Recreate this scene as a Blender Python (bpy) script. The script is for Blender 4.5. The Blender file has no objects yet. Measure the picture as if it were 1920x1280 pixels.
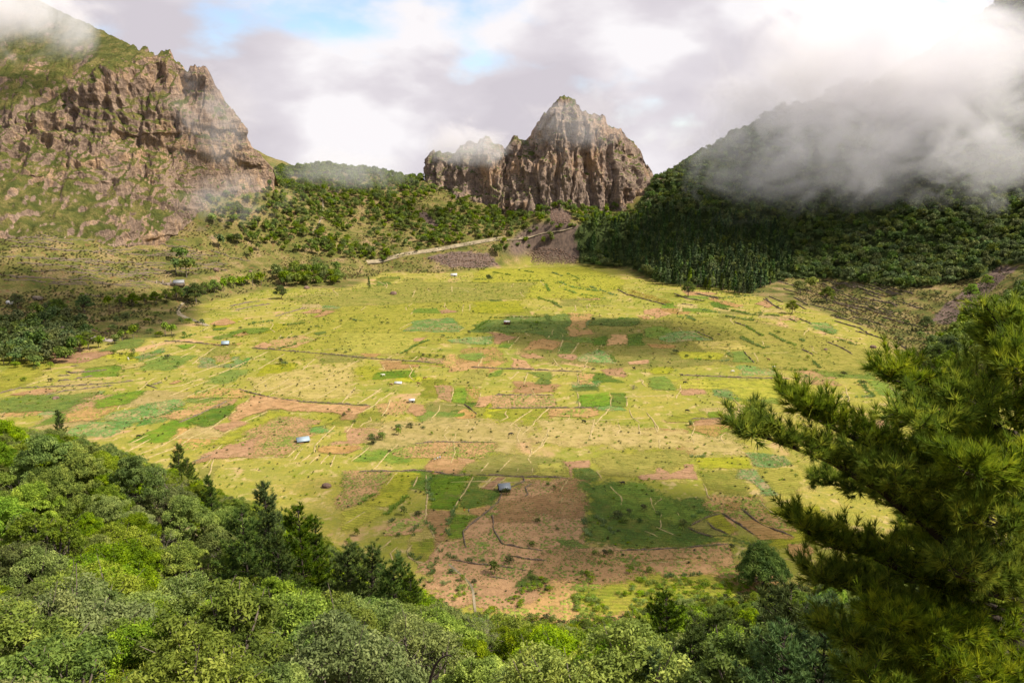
import bpy, bmesh, math, random
import numpy as np
from mathutils import Vector, Matrix
R = math.radians
rng = np.random.default_rng(7)
random.seed(7)
scene = bpy.context.scene
COL = scene.collection

# ------------------------------------------------------------------ camera
CAM_H = 150.0
FPX = 1493.33                       # focal length in photo pixels (28 mm on 36 mm, 1920 px wide)
PITCH = math.atan(340.0 / FPX)      # horizon at photo row 300
cam_d = bpy.data.cameras.new('camera')
cam = bpy.data.objects.new('camera', cam_d); COL.objects.link(cam)
cam.location = (0, 0, CAM_H); cam.rotation_euler = (math.pi / 2 - PITCH, 0, 0)
cam_d.lens = 28.0; cam_d.sensor_width = 36.0
cam_d.clip_start = 0.2; cam_d.clip_end = 9000
scene.camera = cam

# ------------------------------------------------------------------ sun, sky, exposure
SUN_EL = R(52); SUN_AZ = R(-12)       # azimuth measured from +X towards +Y
SUN = Vector((math.cos(SUN_EL) * math.cos(SUN_AZ), math.cos(SUN_EL) * math.sin(SUN_AZ), math.sin(SUN_EL)))
sd = bpy.data.lights.new('sun', 'SUN'); sun = bpy.data.objects.new('sun', sd); COL.objects.link(sun)
sd.energy = 5.0; sd.angle = R(0.53); sd.color = (1.0, 0.925, 0.80)
sun.rotation_euler = SUN.to_track_quat('Z', 'Y').to_euler()
sun.location = (300, 0, 600)

world = bpy.data.worlds.new('World'); scene.world = world; world.use_nodes = True
wt = world.node_tree; wt.nodes.clear()
def wn(t, **k):
    n = wt.nodes.new(t)
    for a, b in k.items(): setattr(n, a, b)
    return n
w_out = wn('ShaderNodeOutputWorld'); w_bg = wn('ShaderNodeBackground')
sky = wn('ShaderNodeTexSky', sky_type='NISHITA', sun_disc=False, sun_elevation=SUN_EL, sun_rotation=R(90) - SUN_AZ)
sky.altitude = 1200; sky.dust_density = 0.2
w_bg.inputs['Strength'].default_value = 0.122
tc = wn('ShaderNodeTexCoord')
mp = wn('ShaderNodeMapping'); mp.inputs['Scale'].default_value = (1, 1, 1.9)
mp.inputs['Location'].default_value = (7.1, 3.8, 2.4)
wt.links.new(tc.outputs['Generated'], mp.inputs['Vector'])
n1 = wn('ShaderNodeTexNoise'); n1.inputs['Scale'].default_value = 3.6; n1.inputs['Detail'].default_value = 6; n1.inputs['Roughness'].default_value = 0.5; n1.inputs['Distortion'].default_value = 0.1
n2 = wn('ShaderNodeTexNoise'); n2.inputs['Scale'].default_value = 5.0; n2.inputs['Detail'].default_value = 6; n2.inputs['Roughness'].default_value = 0.46; n2.inputs['Distortion'].default_value = 0.15
for n in (n1, n2): wt.links.new(mp.outputs['Vector'], n.inputs['Vector'])
r1 = wn('ShaderNodeMapRange', interpolation_type='SMOOTHSTEP'); r1.inputs['From Min'].default_value = 0.40; r1.inputs['From Max'].default_value = 0.53
sx = wn('ShaderNodeSeparateXYZ'); wt.links.new(tc.outputs['Generated'], sx.inputs[0])      # cloud cover thickens towards the horizon
bz = wn('ShaderNodeMapRange'); bz.inputs['From Min'].default_value = 0.0; bz.inputs['From Max'].default_value = 0.22; bz.inputs['To Min'].default_value = 0.16; bz.inputs['To Max'].default_value = 0.0
wt.links.new(sx.outputs[2], bz.inputs['Value'])
ad = wn('ShaderNodeMath', operation='ADD'); wt.links.new(n1.outputs['Fac'], ad.inputs[0]); wt.links.new(bz.outputs['Result'], ad.inputs[1]); wt.links.new(ad.outputs[0], r1.inputs['Value'])
cr = wn('ShaderNodeValToRGB'); e = cr.color_ramp
e.elements[0].position = 0.39; e.elements[0].color = (0.50, 0.465, 0.505, 1)
e.elements[1].position = 0.59; e.elements[1].color = (0.74, 0.715, 0.73, 1)
m_ = e.elements.new(0.5); m_.color = (0.585, 0.55, 0.585, 1)
wt.links.new(n2.outputs['Fac'], cr.inputs['Fac'])
sc_ = wn('ShaderNodeVectorMath', operation='SCALE'); sc_.inputs['Scale'].default_value = 6.7
wt.links.new(cr.outputs['Color'], sc_.inputs[0])
mx = wn('ShaderNodeMix', data_type='RGBA')
wt.links.new(r1.outputs['Result'], mx.inputs['Factor']); wt.links.new(sky.outputs['Color'], mx.inputs['A']); wt.links.new(sc_.outputs[0], mx.inputs['B'])
wt.links.new(mx.outputs['Result'], w_bg.inputs['Color']); wt.links.new(w_bg.outputs[0], w_out.inputs['Surface'])

vs = scene.view_settings; vs.view_transform = 'Standard'; vs.look = 'None'; vs.exposure = 0.7; vs.gamma = 1.0; vs.use_curve_mapping = False
scene.render.engine = 'CYCLES'; cy = scene.cycles
cy.max_bounces = 14; cy.diffuse_bounces = 3; cy.glossy_bounces = 2; cy.transmission_bounces = 3; cy.volume_bounces = 12; cy.transparent_max_bounces = 24
cy.caustics_reflective = False; cy.caustics_refractive = False
cy.use_denoising = True
cy.use_adaptive_sampling = True; cy.adaptive_threshold = 0.015
cy.volume_step_rate = 0.6; cy.volume_max_steps = 96
scene.render.use_persistent_data = False

# ------------------------------------------------------------------ helpers
CP, SP = math.cos(PITCH), math.sin(PITCH)
def ray(px, py):
    """direction through a photo pixel (arrays allowed), unnormalised"""
    dx = (np.asarray(px, float) - 960) / FPX; dy = (640 - np.asarray(py, float)) / FPX
    return np.stack([dx, CP + dy * SP, dy * CP - SP], -1)
def at_floor(px, py, z=0.0):
    d = ray(px, py); t = (z - CAM_H) / d[..., 2]
    return d * t[..., None] + np.array([0, 0, CAM_H])
def at_Y(px, py, Y):
    d = ray(px, py); return d * (np.asarray(Y, float) / d[..., 1])[..., None] + np.array([0, 0, CAM_H])
def project(p):
    p = np.asarray(p, float); x = p[..., 0]; y = p[..., 1]; z = p[..., 2] - CAM_H
    f = y * CP - z * SP; u = y * SP + z * CP; f = np.where(f < 0.01, 0.01, f)
    return 960 + FPX * x / f, 640 - FPX * u / f, f
def hash3(i, j, k, s=0):
    h = (i.astype(np.int64) * 374761393 + j.astype(np.int64) * 668265263 + k.astype(np.int64) * 2147483647 + s * 1274126177) & 0xFFFFFFFF
    h = ((h ^ (h >> 13)) * 1274126177) & 0xFFFFFFFF
    h = ((h ^ (h >> 16)) * 2246822519) & 0xFFFFFFFF
    return ((h ^ (h >> 15)) & 0xFFFFFF) / float(0xFFFFFF)
def vnoise(p, s=0):
    """value noise in 0..1 at points (n,3)"""
    p = np.asarray(p, float); f0 = np.floor(p); i = f0.astype(np.int64); f = p - f0; f = f * f * f * (f * (f * 6 - 15) + 10)
    r = 0
    for a in (0, 1):
        wa = f[:, 0] if a else 1 - f[:, 0]
        for b in (0, 1):
            wb = wa * (f[:, 1] if b else 1 - f[:, 1])
            for c in (0, 1):
                r = r + wb * (f[:, 2] if c else 1 - f[:, 2]) * hash3(i[:, 0] + a, i[:, 1] + b, i[:, 2] + c, s)
    return r
def fbm(p, o=4, s=0, g=0.5):
    p = np.asarray(p, float); r = 0; a = 1.0; t = 0
    for k in range(o):
        r = r + a * vnoise(p * (2.03 ** k) + k * 17.3, s + k); t += a; a *= g
    return r / t
def ridged(p, o=4, s=0, g=0.5):
    p = np.asarray(p, float); r = 0; a = 1.0; t = 0
    for k in range(o):
        r = r + a * (1 - np.abs(2 * vnoise(p * (2.07 ** k) + k * 11.7, s + k) - 1)); t += a; a *= g
    return r / t
def sstep(a, b, x):
    t = np.clip((x - a) / (b - a), 0, 1); return t * t * (3 - 2 * t)
def inpoly(x, y, poly):
    x = np.asarray(x, float); y = np.asarray(y, float); r = np.zeros(x.shape, bool); P = np.asarray(poly, float); n = len(P)
    for a in range(n):
        x0, y0 = P[a]; x1, y1 = P[(a + 1) % n]
        c = (y0 > y) != (y1 > y)
        with np.errstate(divide='ignore', invalid='ignore'): r ^= c & (x < (x1 - x0) * (y - y0) / (y1 - y0 + 1e-12) + x0)
    return r
def sdist(x, y, poly):
    """signed distance to a polygon, positive outside"""
    P = np.asarray(poly, float); d = np.full(np.shape(x), 1e9)
    for a in range(len(P)):
        A = P[a]; B = P[(a + 1) % len(P)]; e = B - A; L = e @ e + 1e-9
        t = np.clip(((x - A[0]) * e[0] + (y - A[1]) * e[1]) / L, 0, 1)
        d = np.minimum(d, np.hypot(x - A[0] - t * e[0], y - A[1] - t * e[1]))
    return np.where(inpoly(x, y, poly), -d, d)

class Mesh:
    """collects faces; numpy friendly"""
    def __init__(s): s.v = []; s.f = []; s.n = 0; s.c = []
    def add(s, v, f, c=None):
        v = np.asarray(v, float).reshape(-1, 3); f = np.asarray(f, int)
        s.v.append(v); s.f.append(f + s.n); s.n += len(v)
        if c is not None: s.c.append(np.broadcast_to(np.asarray(c, float), (len(v),)))
        return s
    def mesh(s, name, smooth=False):
        me = bpy.data.meshes.new(name); V = np.concatenate(s.v).astype(np.float32)
        me.vertices.add(len(V)); me.vertices.foreach_set('co', V.ravel())
        tot = []; idx = []
        for f in s.f:
            tot.append(np.full(len(f), f.shape[1])); idx.append(f.ravel())
        tot = np.concatenate(tot).astype(np.int32); idx = np.concatenate(idx).astype(np.int32)
        st = np.concatenate([[0], np.cumsum(tot)[:-1]]).astype(np.int32)
        me.loops.add(len(idx)); me.loops.foreach_set('vertex_index', idx)
        me.polygons.add(len(tot)); me.polygons.foreach_set('loop_start', st)
        me.update(calc_edges=True); me.validate()
        if smooth: me.polygons.foreach_set('use_smooth', np.ones(len(me.polygons), bool))
        if s.c:
            a = me.attributes.new('tone', 'FLOAT', 'POINT'); a.data.foreach_set('value', np.concatenate(s.c).astype(np.float32))
        return me
def link(name, data=None, mat=None, parent=None, loc=None, label=None, cat=None, group=None, kind=None):
    o = bpy.data.objects.new(name, data); COL.objects.link(o)
    if mat is not None and data is not None and not data.materials: data.materials.append(mat)
    if parent is not None: o.parent = parent
    if loc is not None: o.location = tuple(float(q) for q in loc)
    if label: o['label'] = label
    if cat: o['category'] = cat
    if group: o['group'] = group
    if kind: o['kind'] = kind
    return o
def copy_tree(o, parent=None):
    c = o.copy(); COL.objects.link(c)
    if parent is not None: c.parent = parent
    for ch in o.children: copy_tree(ch, c)
    return c
def grid_faces(nu, nv):
    """quads for an (nv rows x nu columns) vertex grid"""
    a = (np.arange(nv - 1)[:, None] * nu + np.arange(nu - 1)[None]).ravel()
    return np.stack([a, a + 1, a + nu + 1, a + nu], 1)
def tube(pts, rad, sides=6):
    pts = np.asarray(pts, float); n = len(pts); rad = np.broadcast_to(np.asarray(rad, float), (n,))
    tg = np.gradient(pts, axis=0); tg /= np.linalg.norm(tg, axis=1)[:, None] + 1e-9
    ref = np.array([0.31, 0.87, 0.38]); s1 = np.cross(tg, ref); s1 /= np.linalg.norm(s1, axis=1)[:, None] + 1e-9; s2 = np.cross(tg, s1)
    a = np.arange(sides) / sides * 2 * math.pi
    v = pts[:, None] + rad[:, None, None] * (np.cos(a)[None, :, None] * s1[:, None] + np.sin(a)[None, :, None] * s2[:, None])
    f = []
    for k in range(n - 1):
        i = np.arange(sides); j = (i + 1) % sides
        f.append(np.stack([k * sides + i, k * sides + j, (k + 1) * sides + j, (k + 1) * sides + i], 1))
    return v.reshape(-1, 3), np.concatenate(f)
def box(c, s, rz=0.0):
    c = np.asarray(c, float); s = np.asarray(s, float) / 2
    v = np.array([[x, y, z] for z in (-1, 1) for y in (-1, 1) for x in (-1, 1)], float) * s
    ca, sa = math.cos(rz), math.sin(rz); v = np.stack([v[:, 0] * ca - v[:, 1] * sa, v[:, 0] * sa + v[:, 1] * ca, v[:, 2]], 1) + c
    return v, np.array([[0, 2, 3, 1], [4, 5, 7, 6], [0, 1, 5, 4], [2, 6, 7, 3], [0, 4, 6, 2], [1, 3, 7, 5]])

# ------------------------------------------------------------------ material helper
class NT:
    def __init__(s, name):
        s.m = bpy.data.materials.new(name); s.m.use_nodes = True; s.t = s.m.node_tree; s.t.nodes.clear()
        s.out = s.t.nodes.new('ShaderNodeOutputMaterial')
    def n(s, t, inp=None, **k):
        n = s.t.nodes.new(t)
        for a, b in k.items(): setattr(n, a, b)
        for a, b in (inp or {}).items(): s.set(n.inputs[a], b)
        return n
    def set(s, sock, v):
        if hasattr(v, 'is_output'): s.t.links.new(v, sock)
        elif isinstance(v, (tuple, list)) and len(v) == 3 and sock.type == 'RGBA': sock.default_value = (*v, 1)
        else: sock.default_value = v
    def pos(s): return s.n('ShaderNodeNewGeometry').outputs['Position']
    def obj(s): return s.n('ShaderNodeTexCoord').outputs['Object']
    def noise(s, vec, scale, detail=4, rough=0.55, dist=0.0):
        return s.n('ShaderNodeTexNoise', {'Vector': vec, 'Scale': scale, 'Detail': detail, 'Roughness': rough, 'Distortion': dist}).outputs['Fac']
    def vmul(s, vec, v): return s.n('ShaderNodeVectorMath', {0: vec, 1: v}, operation='MULTIPLY').outputs[0]
    def vadd(s, vec, v): return s.n('ShaderNodeVectorMath', {0: vec, 1: v}, operation='ADD').outputs[0]
    def math(s, op, a, b=0.0, c=0.0, clamp=False):
        return s.n('ShaderNodeMath', {0: a, 1: b, 2: c}, operation=op, use_clamp=clamp).outputs[0]
    def rng(s, v, a, b, c=0.0, d=1.0, smooth=True):
        return s.n('ShaderNodeMapRange', {'Value': v, 'From Min': a, 'From Max': b, 'To Min': c, 'To Max': d}, interpolation_type='SMOOTHSTEP' if smooth else 'LINEAR').outputs['Result']
    def mix(s, f, a, b, mode='MIX'):
        return s.n('ShaderNodeMix', {'Factor': f, 'A': a, 'B': b}, data_type='RGBA', blend_type=mode).outputs['Result'] if False else s._mix(f, a, b, mode)
    def _mix(s, f, a, b, mode):
        n = s.t.nodes.new('ShaderNodeMix'); n.data_type = 'RGBA'; n.blend_type = mode
        s.set(n.inputs[0], f); s.set(n.inputs[6], a); s.set(n.inputs[7], b); return n.outputs[2]
    def ramp(s, f, stops):
        n = s.n('ShaderNodeValToRGB', {'Fac': f}); e = n.color_ramp
        while len(e.elements) < len(stops): e.elements.new(0.5)
        for k, (p, c) in enumerate(stops): e.elements[k].position = p; e.elements[k].color = (*c, 1)
        return n.outputs['Color']
    def attr(s, name, out='Fac'): return s.n('ShaderNodeAttribute', attribute_name=name).outputs[out]
    def hsv(s, c, h=0.5, sat=1.0, v=1.0): return s.n('ShaderNodeHueSaturation', {'Color': c, 'Hue': h, 'Saturation': sat, 'Value': v}).outputs[0]
    def objrand(s): return s.n('ShaderNodeObjectInfo').outputs['Random']
    def bump(s, h, strength=0.5, dist=1.0): return s.n('ShaderNodeBump', {'Height': h, 'Strength': strength, 'Distance': dist}).outputs[0]
    def bsdf(s, col, rough=0.9, normal=None, alpha=None, spec=0.2, transl=None):
        p = s.n('ShaderNodeBsdfPrincipled', {'Base Color': col, 'Roughness': rough, 'Specular IOR Level': spec})
        if normal is not None: s.set(p.inputs['Normal'], normal)
        if alpha is not None: s.set(p.inputs['Alpha'], alpha)
        o = p.outputs[0]
        if transl is not None:
            t = s.n('ShaderNodeBsdfTranslucent', {'Color': transl[0]}); mx = s.n('ShaderNodeMixShader', {'Fac': transl[1]})
            s.t.links.new(o, mx.inputs[1]); s.t.links.new(t.outputs[0], mx.inputs[2]); o = mx.outputs[0]
        s.t.links.new(o, s.out.inputs['Surface']); return s.m
def plain(name, col, rough=0.8, spec=0.3, var=0.12, scale=6.0, metal=0.0):
    m = NT(name); f = m.noise(m.obj(), scale, 5, 0.6)
    c = m.mix(m.rng(f, 0.3, 0.7, smooth=False), tuple(x * (1 - var) for x in col), tuple(min(1, x * (1 + var)) for x in col))
    m.bsdf(c, rough, spec=spec); m.m.node_tree.nodes
    for n in m.t.nodes:
        if n.type == 'BSDF_PRINCIPLED': n.inputs['Metallic'].default_value = metal
    return m.m

# ------------------------------------------------------------------ terrain: one sheet through surveyed points of the crater
FLOOR_PX = [(-330, 690), (0, 668), (180, 648), (330, 630), (385, 573), (500, 541), (650, 540), (720, 513), (860, 512), (1000, 494), (1110, 496), (1235, 530), (1380, 546),
            (1500, 575), (1640, 625), (1740, 700), (1900, 770), (2150, 900), (2050, 1010), (1650, 1060), (1480, 1115), (1230, 1150), (1050, 1165), (900, 1170), (800, 1135), (650, 1065), (450, 965), (200, 880), (0, 835), (-330, 820)]
FLOOR = at_floor(*np.array(FLOOR_PX, float).T)[:, :2]
CTRL_PX = [  # photo column, photo row, metres north
    (-300, 600, 650), (0, 600, 690), (200, 560, 790), (380, 522, 900), (-300, 500, 760), (0, 500, 800), (200, 480, 890), (-300, 442, 815), (0, 438, 868), (150, 450, 905), (300, 428, 1020),
    (330, 408, 1030), (370, 388, 1050), (410, 366, 1086), (450, 352, 1118), (490, 342, 1150), (400, 455, 1010), (500, 485, 1020), (455, 420, 1075), (520, 342, 1300), (560, 322, 1360), (620, 480, 1080), (600, 400, 1200), (620, 314, 1390), (700, 325, 1390), (760, 345, 1370), (800, 345, 1360), (800, 400, 1260),
    (760, 470, 1130), (860, 430, 1210), (950, 405, 1270), (900, 475, 1150), (1050, 470, 1150), (1080, 432, 1200), (1080, 395, 1260), (1180, 396, 1270), (1230, 345, 1340), (1235, 480, 1075),
    (1760, 605, 735), (1880, 500, 850), (1910, 450, 920), (1910, 350, 1010), (1920, 200, 1120), (1920, 10, 1250), (2150, 0, 1200), (2150, 300, 900), (2150, 500, 700),
    (1560, 520, 990), (1700, 530, 900), (1700, 480, 980), (1700, 400, 1060), (1700, 300, 1150), (1700, 190, 1270), (1720, 130, 1330), (1600, 190, 1330), (1500, 470, 1080), (1500, 400, 1150), (1500, 300, 1230), (1500, 232, 1320), (1440, 245, 1325),
    (1380, 480, 1040), (1380, 400, 1150), (1380, 330, 1240), (1380, 262, 1320), (1280, 460, 1100), (1280, 390, 1210), (1280, 325, 1330), (1240, 345, 1350)]
CTRL_XYZ = [(0, 0, 148.2), (-6, -8, 150), (8, -6, 150), (0, -120, 215), (-160, -120, 215), (160, -120, 215), (0, 18, 133), (14, 16, 134), (-14, 16, 134), (0, 42, 112.5), (-25, 42, 114), (25, 42, 111), (60, 42, 118), (-60, 40, 124), (0, 70, 96), (0, 92, 84), (-35, 95, 87),
            (-65, 138, 90), (-110, 160, 91), (-88, 150, 91), (-160, 215, 60), (-170, 170, 88), (-220, 200, 80), (-100, 110, 100), (-280, 260, 60), (-200, 80, 135), (-110, 40, 138), (-10, 150, 47), (0, 200, 17), (60, 90, 84), (100, 100, 86), (90, 160, 46), (150, 150, 66), (160, 230, 20), (230, 220, 45), (300, 330, 25), (280, 60, 150),
            (-600, 1500, 170), (-330, 1480, 110), (-250, 1540, 95), (-420, 1450, 120), (-200, 1700, 20), (100, 1750, 10), (400, 1750, 60), (800, 1700, 300), (1100, 1400, 420), (-900, 900, 160), (-700, 500, 60), (-600, 200, 120), (700, 300, 120), (900, 700, 220), (-1000, 1500, 420), (-300, -200, 230), (300, -200, 230)]
_cp = np.concatenate([at_Y(*np.array(CTRL_PX, float).T), np.array(CTRL_XYZ, float)])
_fl = FLOOR[::2]; _cen = np.array([[0, 500], [0, 800], [-150, 600], [200, 700], [150, 400], [-200, 800], [0, 1000]])
_cp = np.concatenate([_cp, np.c_[_fl, np.zeros(len(_fl))], np.c_[_cen, np.zeros(len(_cen))]])
def _phi(r): return np.sqrt(r * r + 25.0 ** 2)
_A = _phi(np.hypot(*(_cp[:, None, :2] - _cp[None, :, :2]).transpose(2, 0, 1)))
_w = np.linalg.solve(_A + 1e-6 * np.eye(len(_cp)), _cp[:, 2])
def terr_raw(x, y):
    z = np.zeros(x.shape)
    for p, w in zip(_cp, _w): z += w * _phi(np.hypot(x - p[0], y - p[1]))
    return z
X0, X1, Y0, Y1, STEP = -1150.0, 1150.0, -200.0, 1760.0, 3.6
gx = np.arange(X0, X1, STEP); gy = np.arange(Y0, Y1, STEP)
GX, GY = np.meshgrid(gx, gy)
_s = sdist(GX, GY, FLOOR)
_z = terr_raw(GX, GY)
_p = np.stack([GX, GY, 0 * GX], -1).reshape(-1, 3)
_n = (fbm(_p / 70, 5, 3) - 0.5).reshape(GX.shape); _n2 = (ridged(_p / 38, 3, 9) - 0.5).reshape(GX.shape)
_far = sstep(300, 600, GY)
out = sstep(0, 45, _s)
_z = np.maximum(_z, 0.0) * out + out * ((_n * 20 + _n2 * 4 + ((fbm(_p / 55, 3, 31) - 0.5) * 60).reshape(GX.shape) * sstep(1180, 1300, GY) * sstep(250, 380, GX)) * (0.35 + 0.65 * _far)) * sstep(10, 120, _s)
# step terraces on the western slope
_tm = inpoly(*project(np.stack([GX, GY, _z], -1))[:2], [(-400, 410), (330, 425), (520, 470), (560, 530), (380, 560), (200, 600), (-400, 640)])
_ter = np.round(_z / 2.4) * 2.4
_z = np.where(_tm, 0.35 * _z + 0.65 * _ter, _z)
_z = np.maximum(_z, 0.0)
GZ = _z
def ground(x, y):
    x = np.asarray(x, float); y = np.asarray(y, float)
    fx = np.clip((x - X0) / STEP, 0, len(gx) - 1.001); fy = np.clip((y - Y0) / STEP, 0, len(gy) - 1.001)
    i = fx.astype(int); j = fy.astype(int); fx = fx - i; fy = fy - j
    return (GZ[j, i] * (1 - fx) + GZ[j, i + 1] * fx) * (1 - fy) + (GZ[j + 1, i] * (1 - fx) + GZ[j + 1, i + 1] * fx) * fy
_TT = np.concatenate([np.arange(12, 400, 2.0), np.arange(400, 1700, 4.0)])
def at_ground(px, py):
    """first hit of the ray through a photo pixel with the ground (nan where it meets none)"""
    px = np.atleast_1d(np.asarray(px, float)); py = np.atleast_1d(np.asarray(py, float)); r = np.full((len(px), 3), np.nan)
    for s in range(0, len(px), 400):
        d = ray(px[s:s + 400], py[s:s + 400]); t = _TT[None, :] / d[:, 1:2]
        g = ground(d[:, :1] * t, d[:, 1:2] * t) - (CAM_H + d[:, 2:3] * t); hit = g >= 0; k = hit.argmax(1); ok = hit.any(1) & (k > 0); i = np.where(ok)[0]
        g0 = g[i, k[i] - 1]; g1 = g[i, k[i]]; w = -g0 / (g1 - g0 + 1e-9); tt = t[i, k[i] - 1] * (1 - w) + t[i, k[i]] * w
        q = d[i] * tt[:, None]; r[s + i, 0] = q[:, 0]; r[s + i, 1] = q[:, 1]; r[s + i, 2] = ground(q[:, 0], q[:, 1])
    return r

# cover masks (what grows where, not how it is lit)
_fm = sstep(14, -6, _s + (_n * 26))
_near = sstep(330, 230, GY) * sstep(0, 25, _s)
gxz, gyz = np.gradient(GZ, STEP); _slope = np.hypot(gxz, gyz)
_rock = sstep(0.95, 1.35, _slope + _n * 0.4) * (1 - _near)
SCREE_PX = [[(800, 484), (850, 474), (915, 476), (935, 498), (880, 504), (830, 500)], [(985, 474), (1010, 464), (1050, 466), (1082, 482), (1080, 496), (1000, 497)], [(1030, 392), (1055, 388), (1075, 402), (1068, 420), (1035, 418)], [(1870, 498), (1905, 500), (1815, 590), (1790, 612), (1742, 604), (1775, 570)], [(775, 390), (800, 400), (830, 438), (805, 430)]]
_gp = project(np.stack([GX, GY, GZ], -1))
for q in SCREE_PX: _rock = np.maximum(_rock, inpoly(_gp[0] + _n * 22, _gp[1] + _n2 * 8, q) * 1.0)
me = Mesh().add(np.stack([GX, GY, GZ], -1).reshape(-1, 3), grid_faces(len(gx), len(gy))).mesh('terrain', True)
ca = me.attributes.new('cover', 'FLOAT_COLOR', 'POINT')
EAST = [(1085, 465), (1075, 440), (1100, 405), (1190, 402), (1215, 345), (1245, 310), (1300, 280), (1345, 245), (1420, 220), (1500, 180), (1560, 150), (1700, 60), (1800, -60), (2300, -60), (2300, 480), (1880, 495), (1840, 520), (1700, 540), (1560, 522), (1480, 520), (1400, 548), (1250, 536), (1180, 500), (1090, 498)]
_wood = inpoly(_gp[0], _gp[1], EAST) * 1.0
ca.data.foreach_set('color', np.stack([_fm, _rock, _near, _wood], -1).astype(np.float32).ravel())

m = NT('ground_cover'); P = m.pos(); P2 = m.vmul(P, (1, 1, 0.0))
cov = m.n('ShaderNodeSeparateColor', {'Color': m.attr('cover', 'Color')})
big = m.noise(P2, 0.009, 4, 0.55, 0.6); mid = m.noise(P2, 0.045, 5, 0.6, 0.4); fine = m.noise(P2, 0.55, 5, 0.65); tiny = m.noise(P2, 2.2, 3, 0.6)
strk = m.noise(m.vmul(P2, (0.02, 0.10, 0)), 1.0, 5, 0.62, 0.5)
mead = m.ramp(m.math('ADD', m.math('MULTIPLY', big, 0.45), m.math('MULTIPLY', mid, 0.55)), [(0.34, (0.115, 0.148, 0.014)), (0.46, (0.205, 0.203, 0.022)), (0.55, (0.285, 0.238, 0.038)), (0.66, (0.36, 0.262, 0.078))])
mead = m.mix(m.rng(strk, 0.46, 0.68, 0, 0.42), mead, (0.375, 0.28, 0.10))
mead = m.mix(m.rng(fine, 0.38, 0.62, 0, 0.6), mead, (0.155, 0.165, 0.03))
mead = m.mix(m.rng(m.noise(P2, 0.17, 5, 0.66, 0.3), 0.44, 0.62, 0, 0.6), mead, (0.20, 0.19, 0.035))
mead = m.mix(m.rng(m.noise(m.vadd(P2, (91, 17, 0)), 0.12, 6, 0.68, 0.5), 0.53, 0.66, 0, 0.7), mead, (0.42, 0.30, 0.14))
mead = m.mix(m.rng(m.noise(P2, 0.02, 6, 0.62, 0.8), 0.57, 0.67, 0, 0.8), mead, (0.40, 0.24, 0.13))
scr = m.ramp(mid, [(0.32, (0.055, 0.066, 0.016)), (0.46, (0.125, 0.118, 0.028)), (0.56, (0.20, 0.155, 0.055)), (0.68, (0.28, 0.19, 0.10))])
scr = m.mix(m.rng(fine, 0.42, 0.62, 0, 0.7), scr, (0.062, 0.07, 0.018))
scr = m.mix(m.rng(m.noise(P2, 0.16, 4, 0.6), 0.56, 0.66, 0, 0.7), scr, (0.17, 0.085, 0.04))
rockc = m.ramp(m.noise(m.vmul(P, (0.25, 0.25, 0.05)), 1, 5, 0.6), [(0.3, (0.06, 0.045, 0.038)), (0.6, (0.15, 0.105, 0.08))])
lit = m.ramp(fine, [(0.3, (0.05, 0.05, 0.02)), (0.6, (0.17, 0.135, 0.075))])
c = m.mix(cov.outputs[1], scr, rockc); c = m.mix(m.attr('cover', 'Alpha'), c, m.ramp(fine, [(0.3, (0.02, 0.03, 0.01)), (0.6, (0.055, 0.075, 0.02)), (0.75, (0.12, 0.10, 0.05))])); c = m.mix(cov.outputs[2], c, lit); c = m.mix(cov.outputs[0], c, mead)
h = m.math('ADD', m.math('MULTIPLY', fine, 0.5), m.math('MULTIPLY', tiny, 0.25)); h = m.math('ADD', h, m.math('MULTIPLY', mid, 1.2))
MAT_GROUND = m.bsdf(c, 0.95, m.bump(h, 0.7, 1.0), spec=0.08)
terrain = link('terrain', me, MAT_GROUND, kind='structure', label='crater floor of small meadows and the scrubby slopes that ring it')

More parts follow.
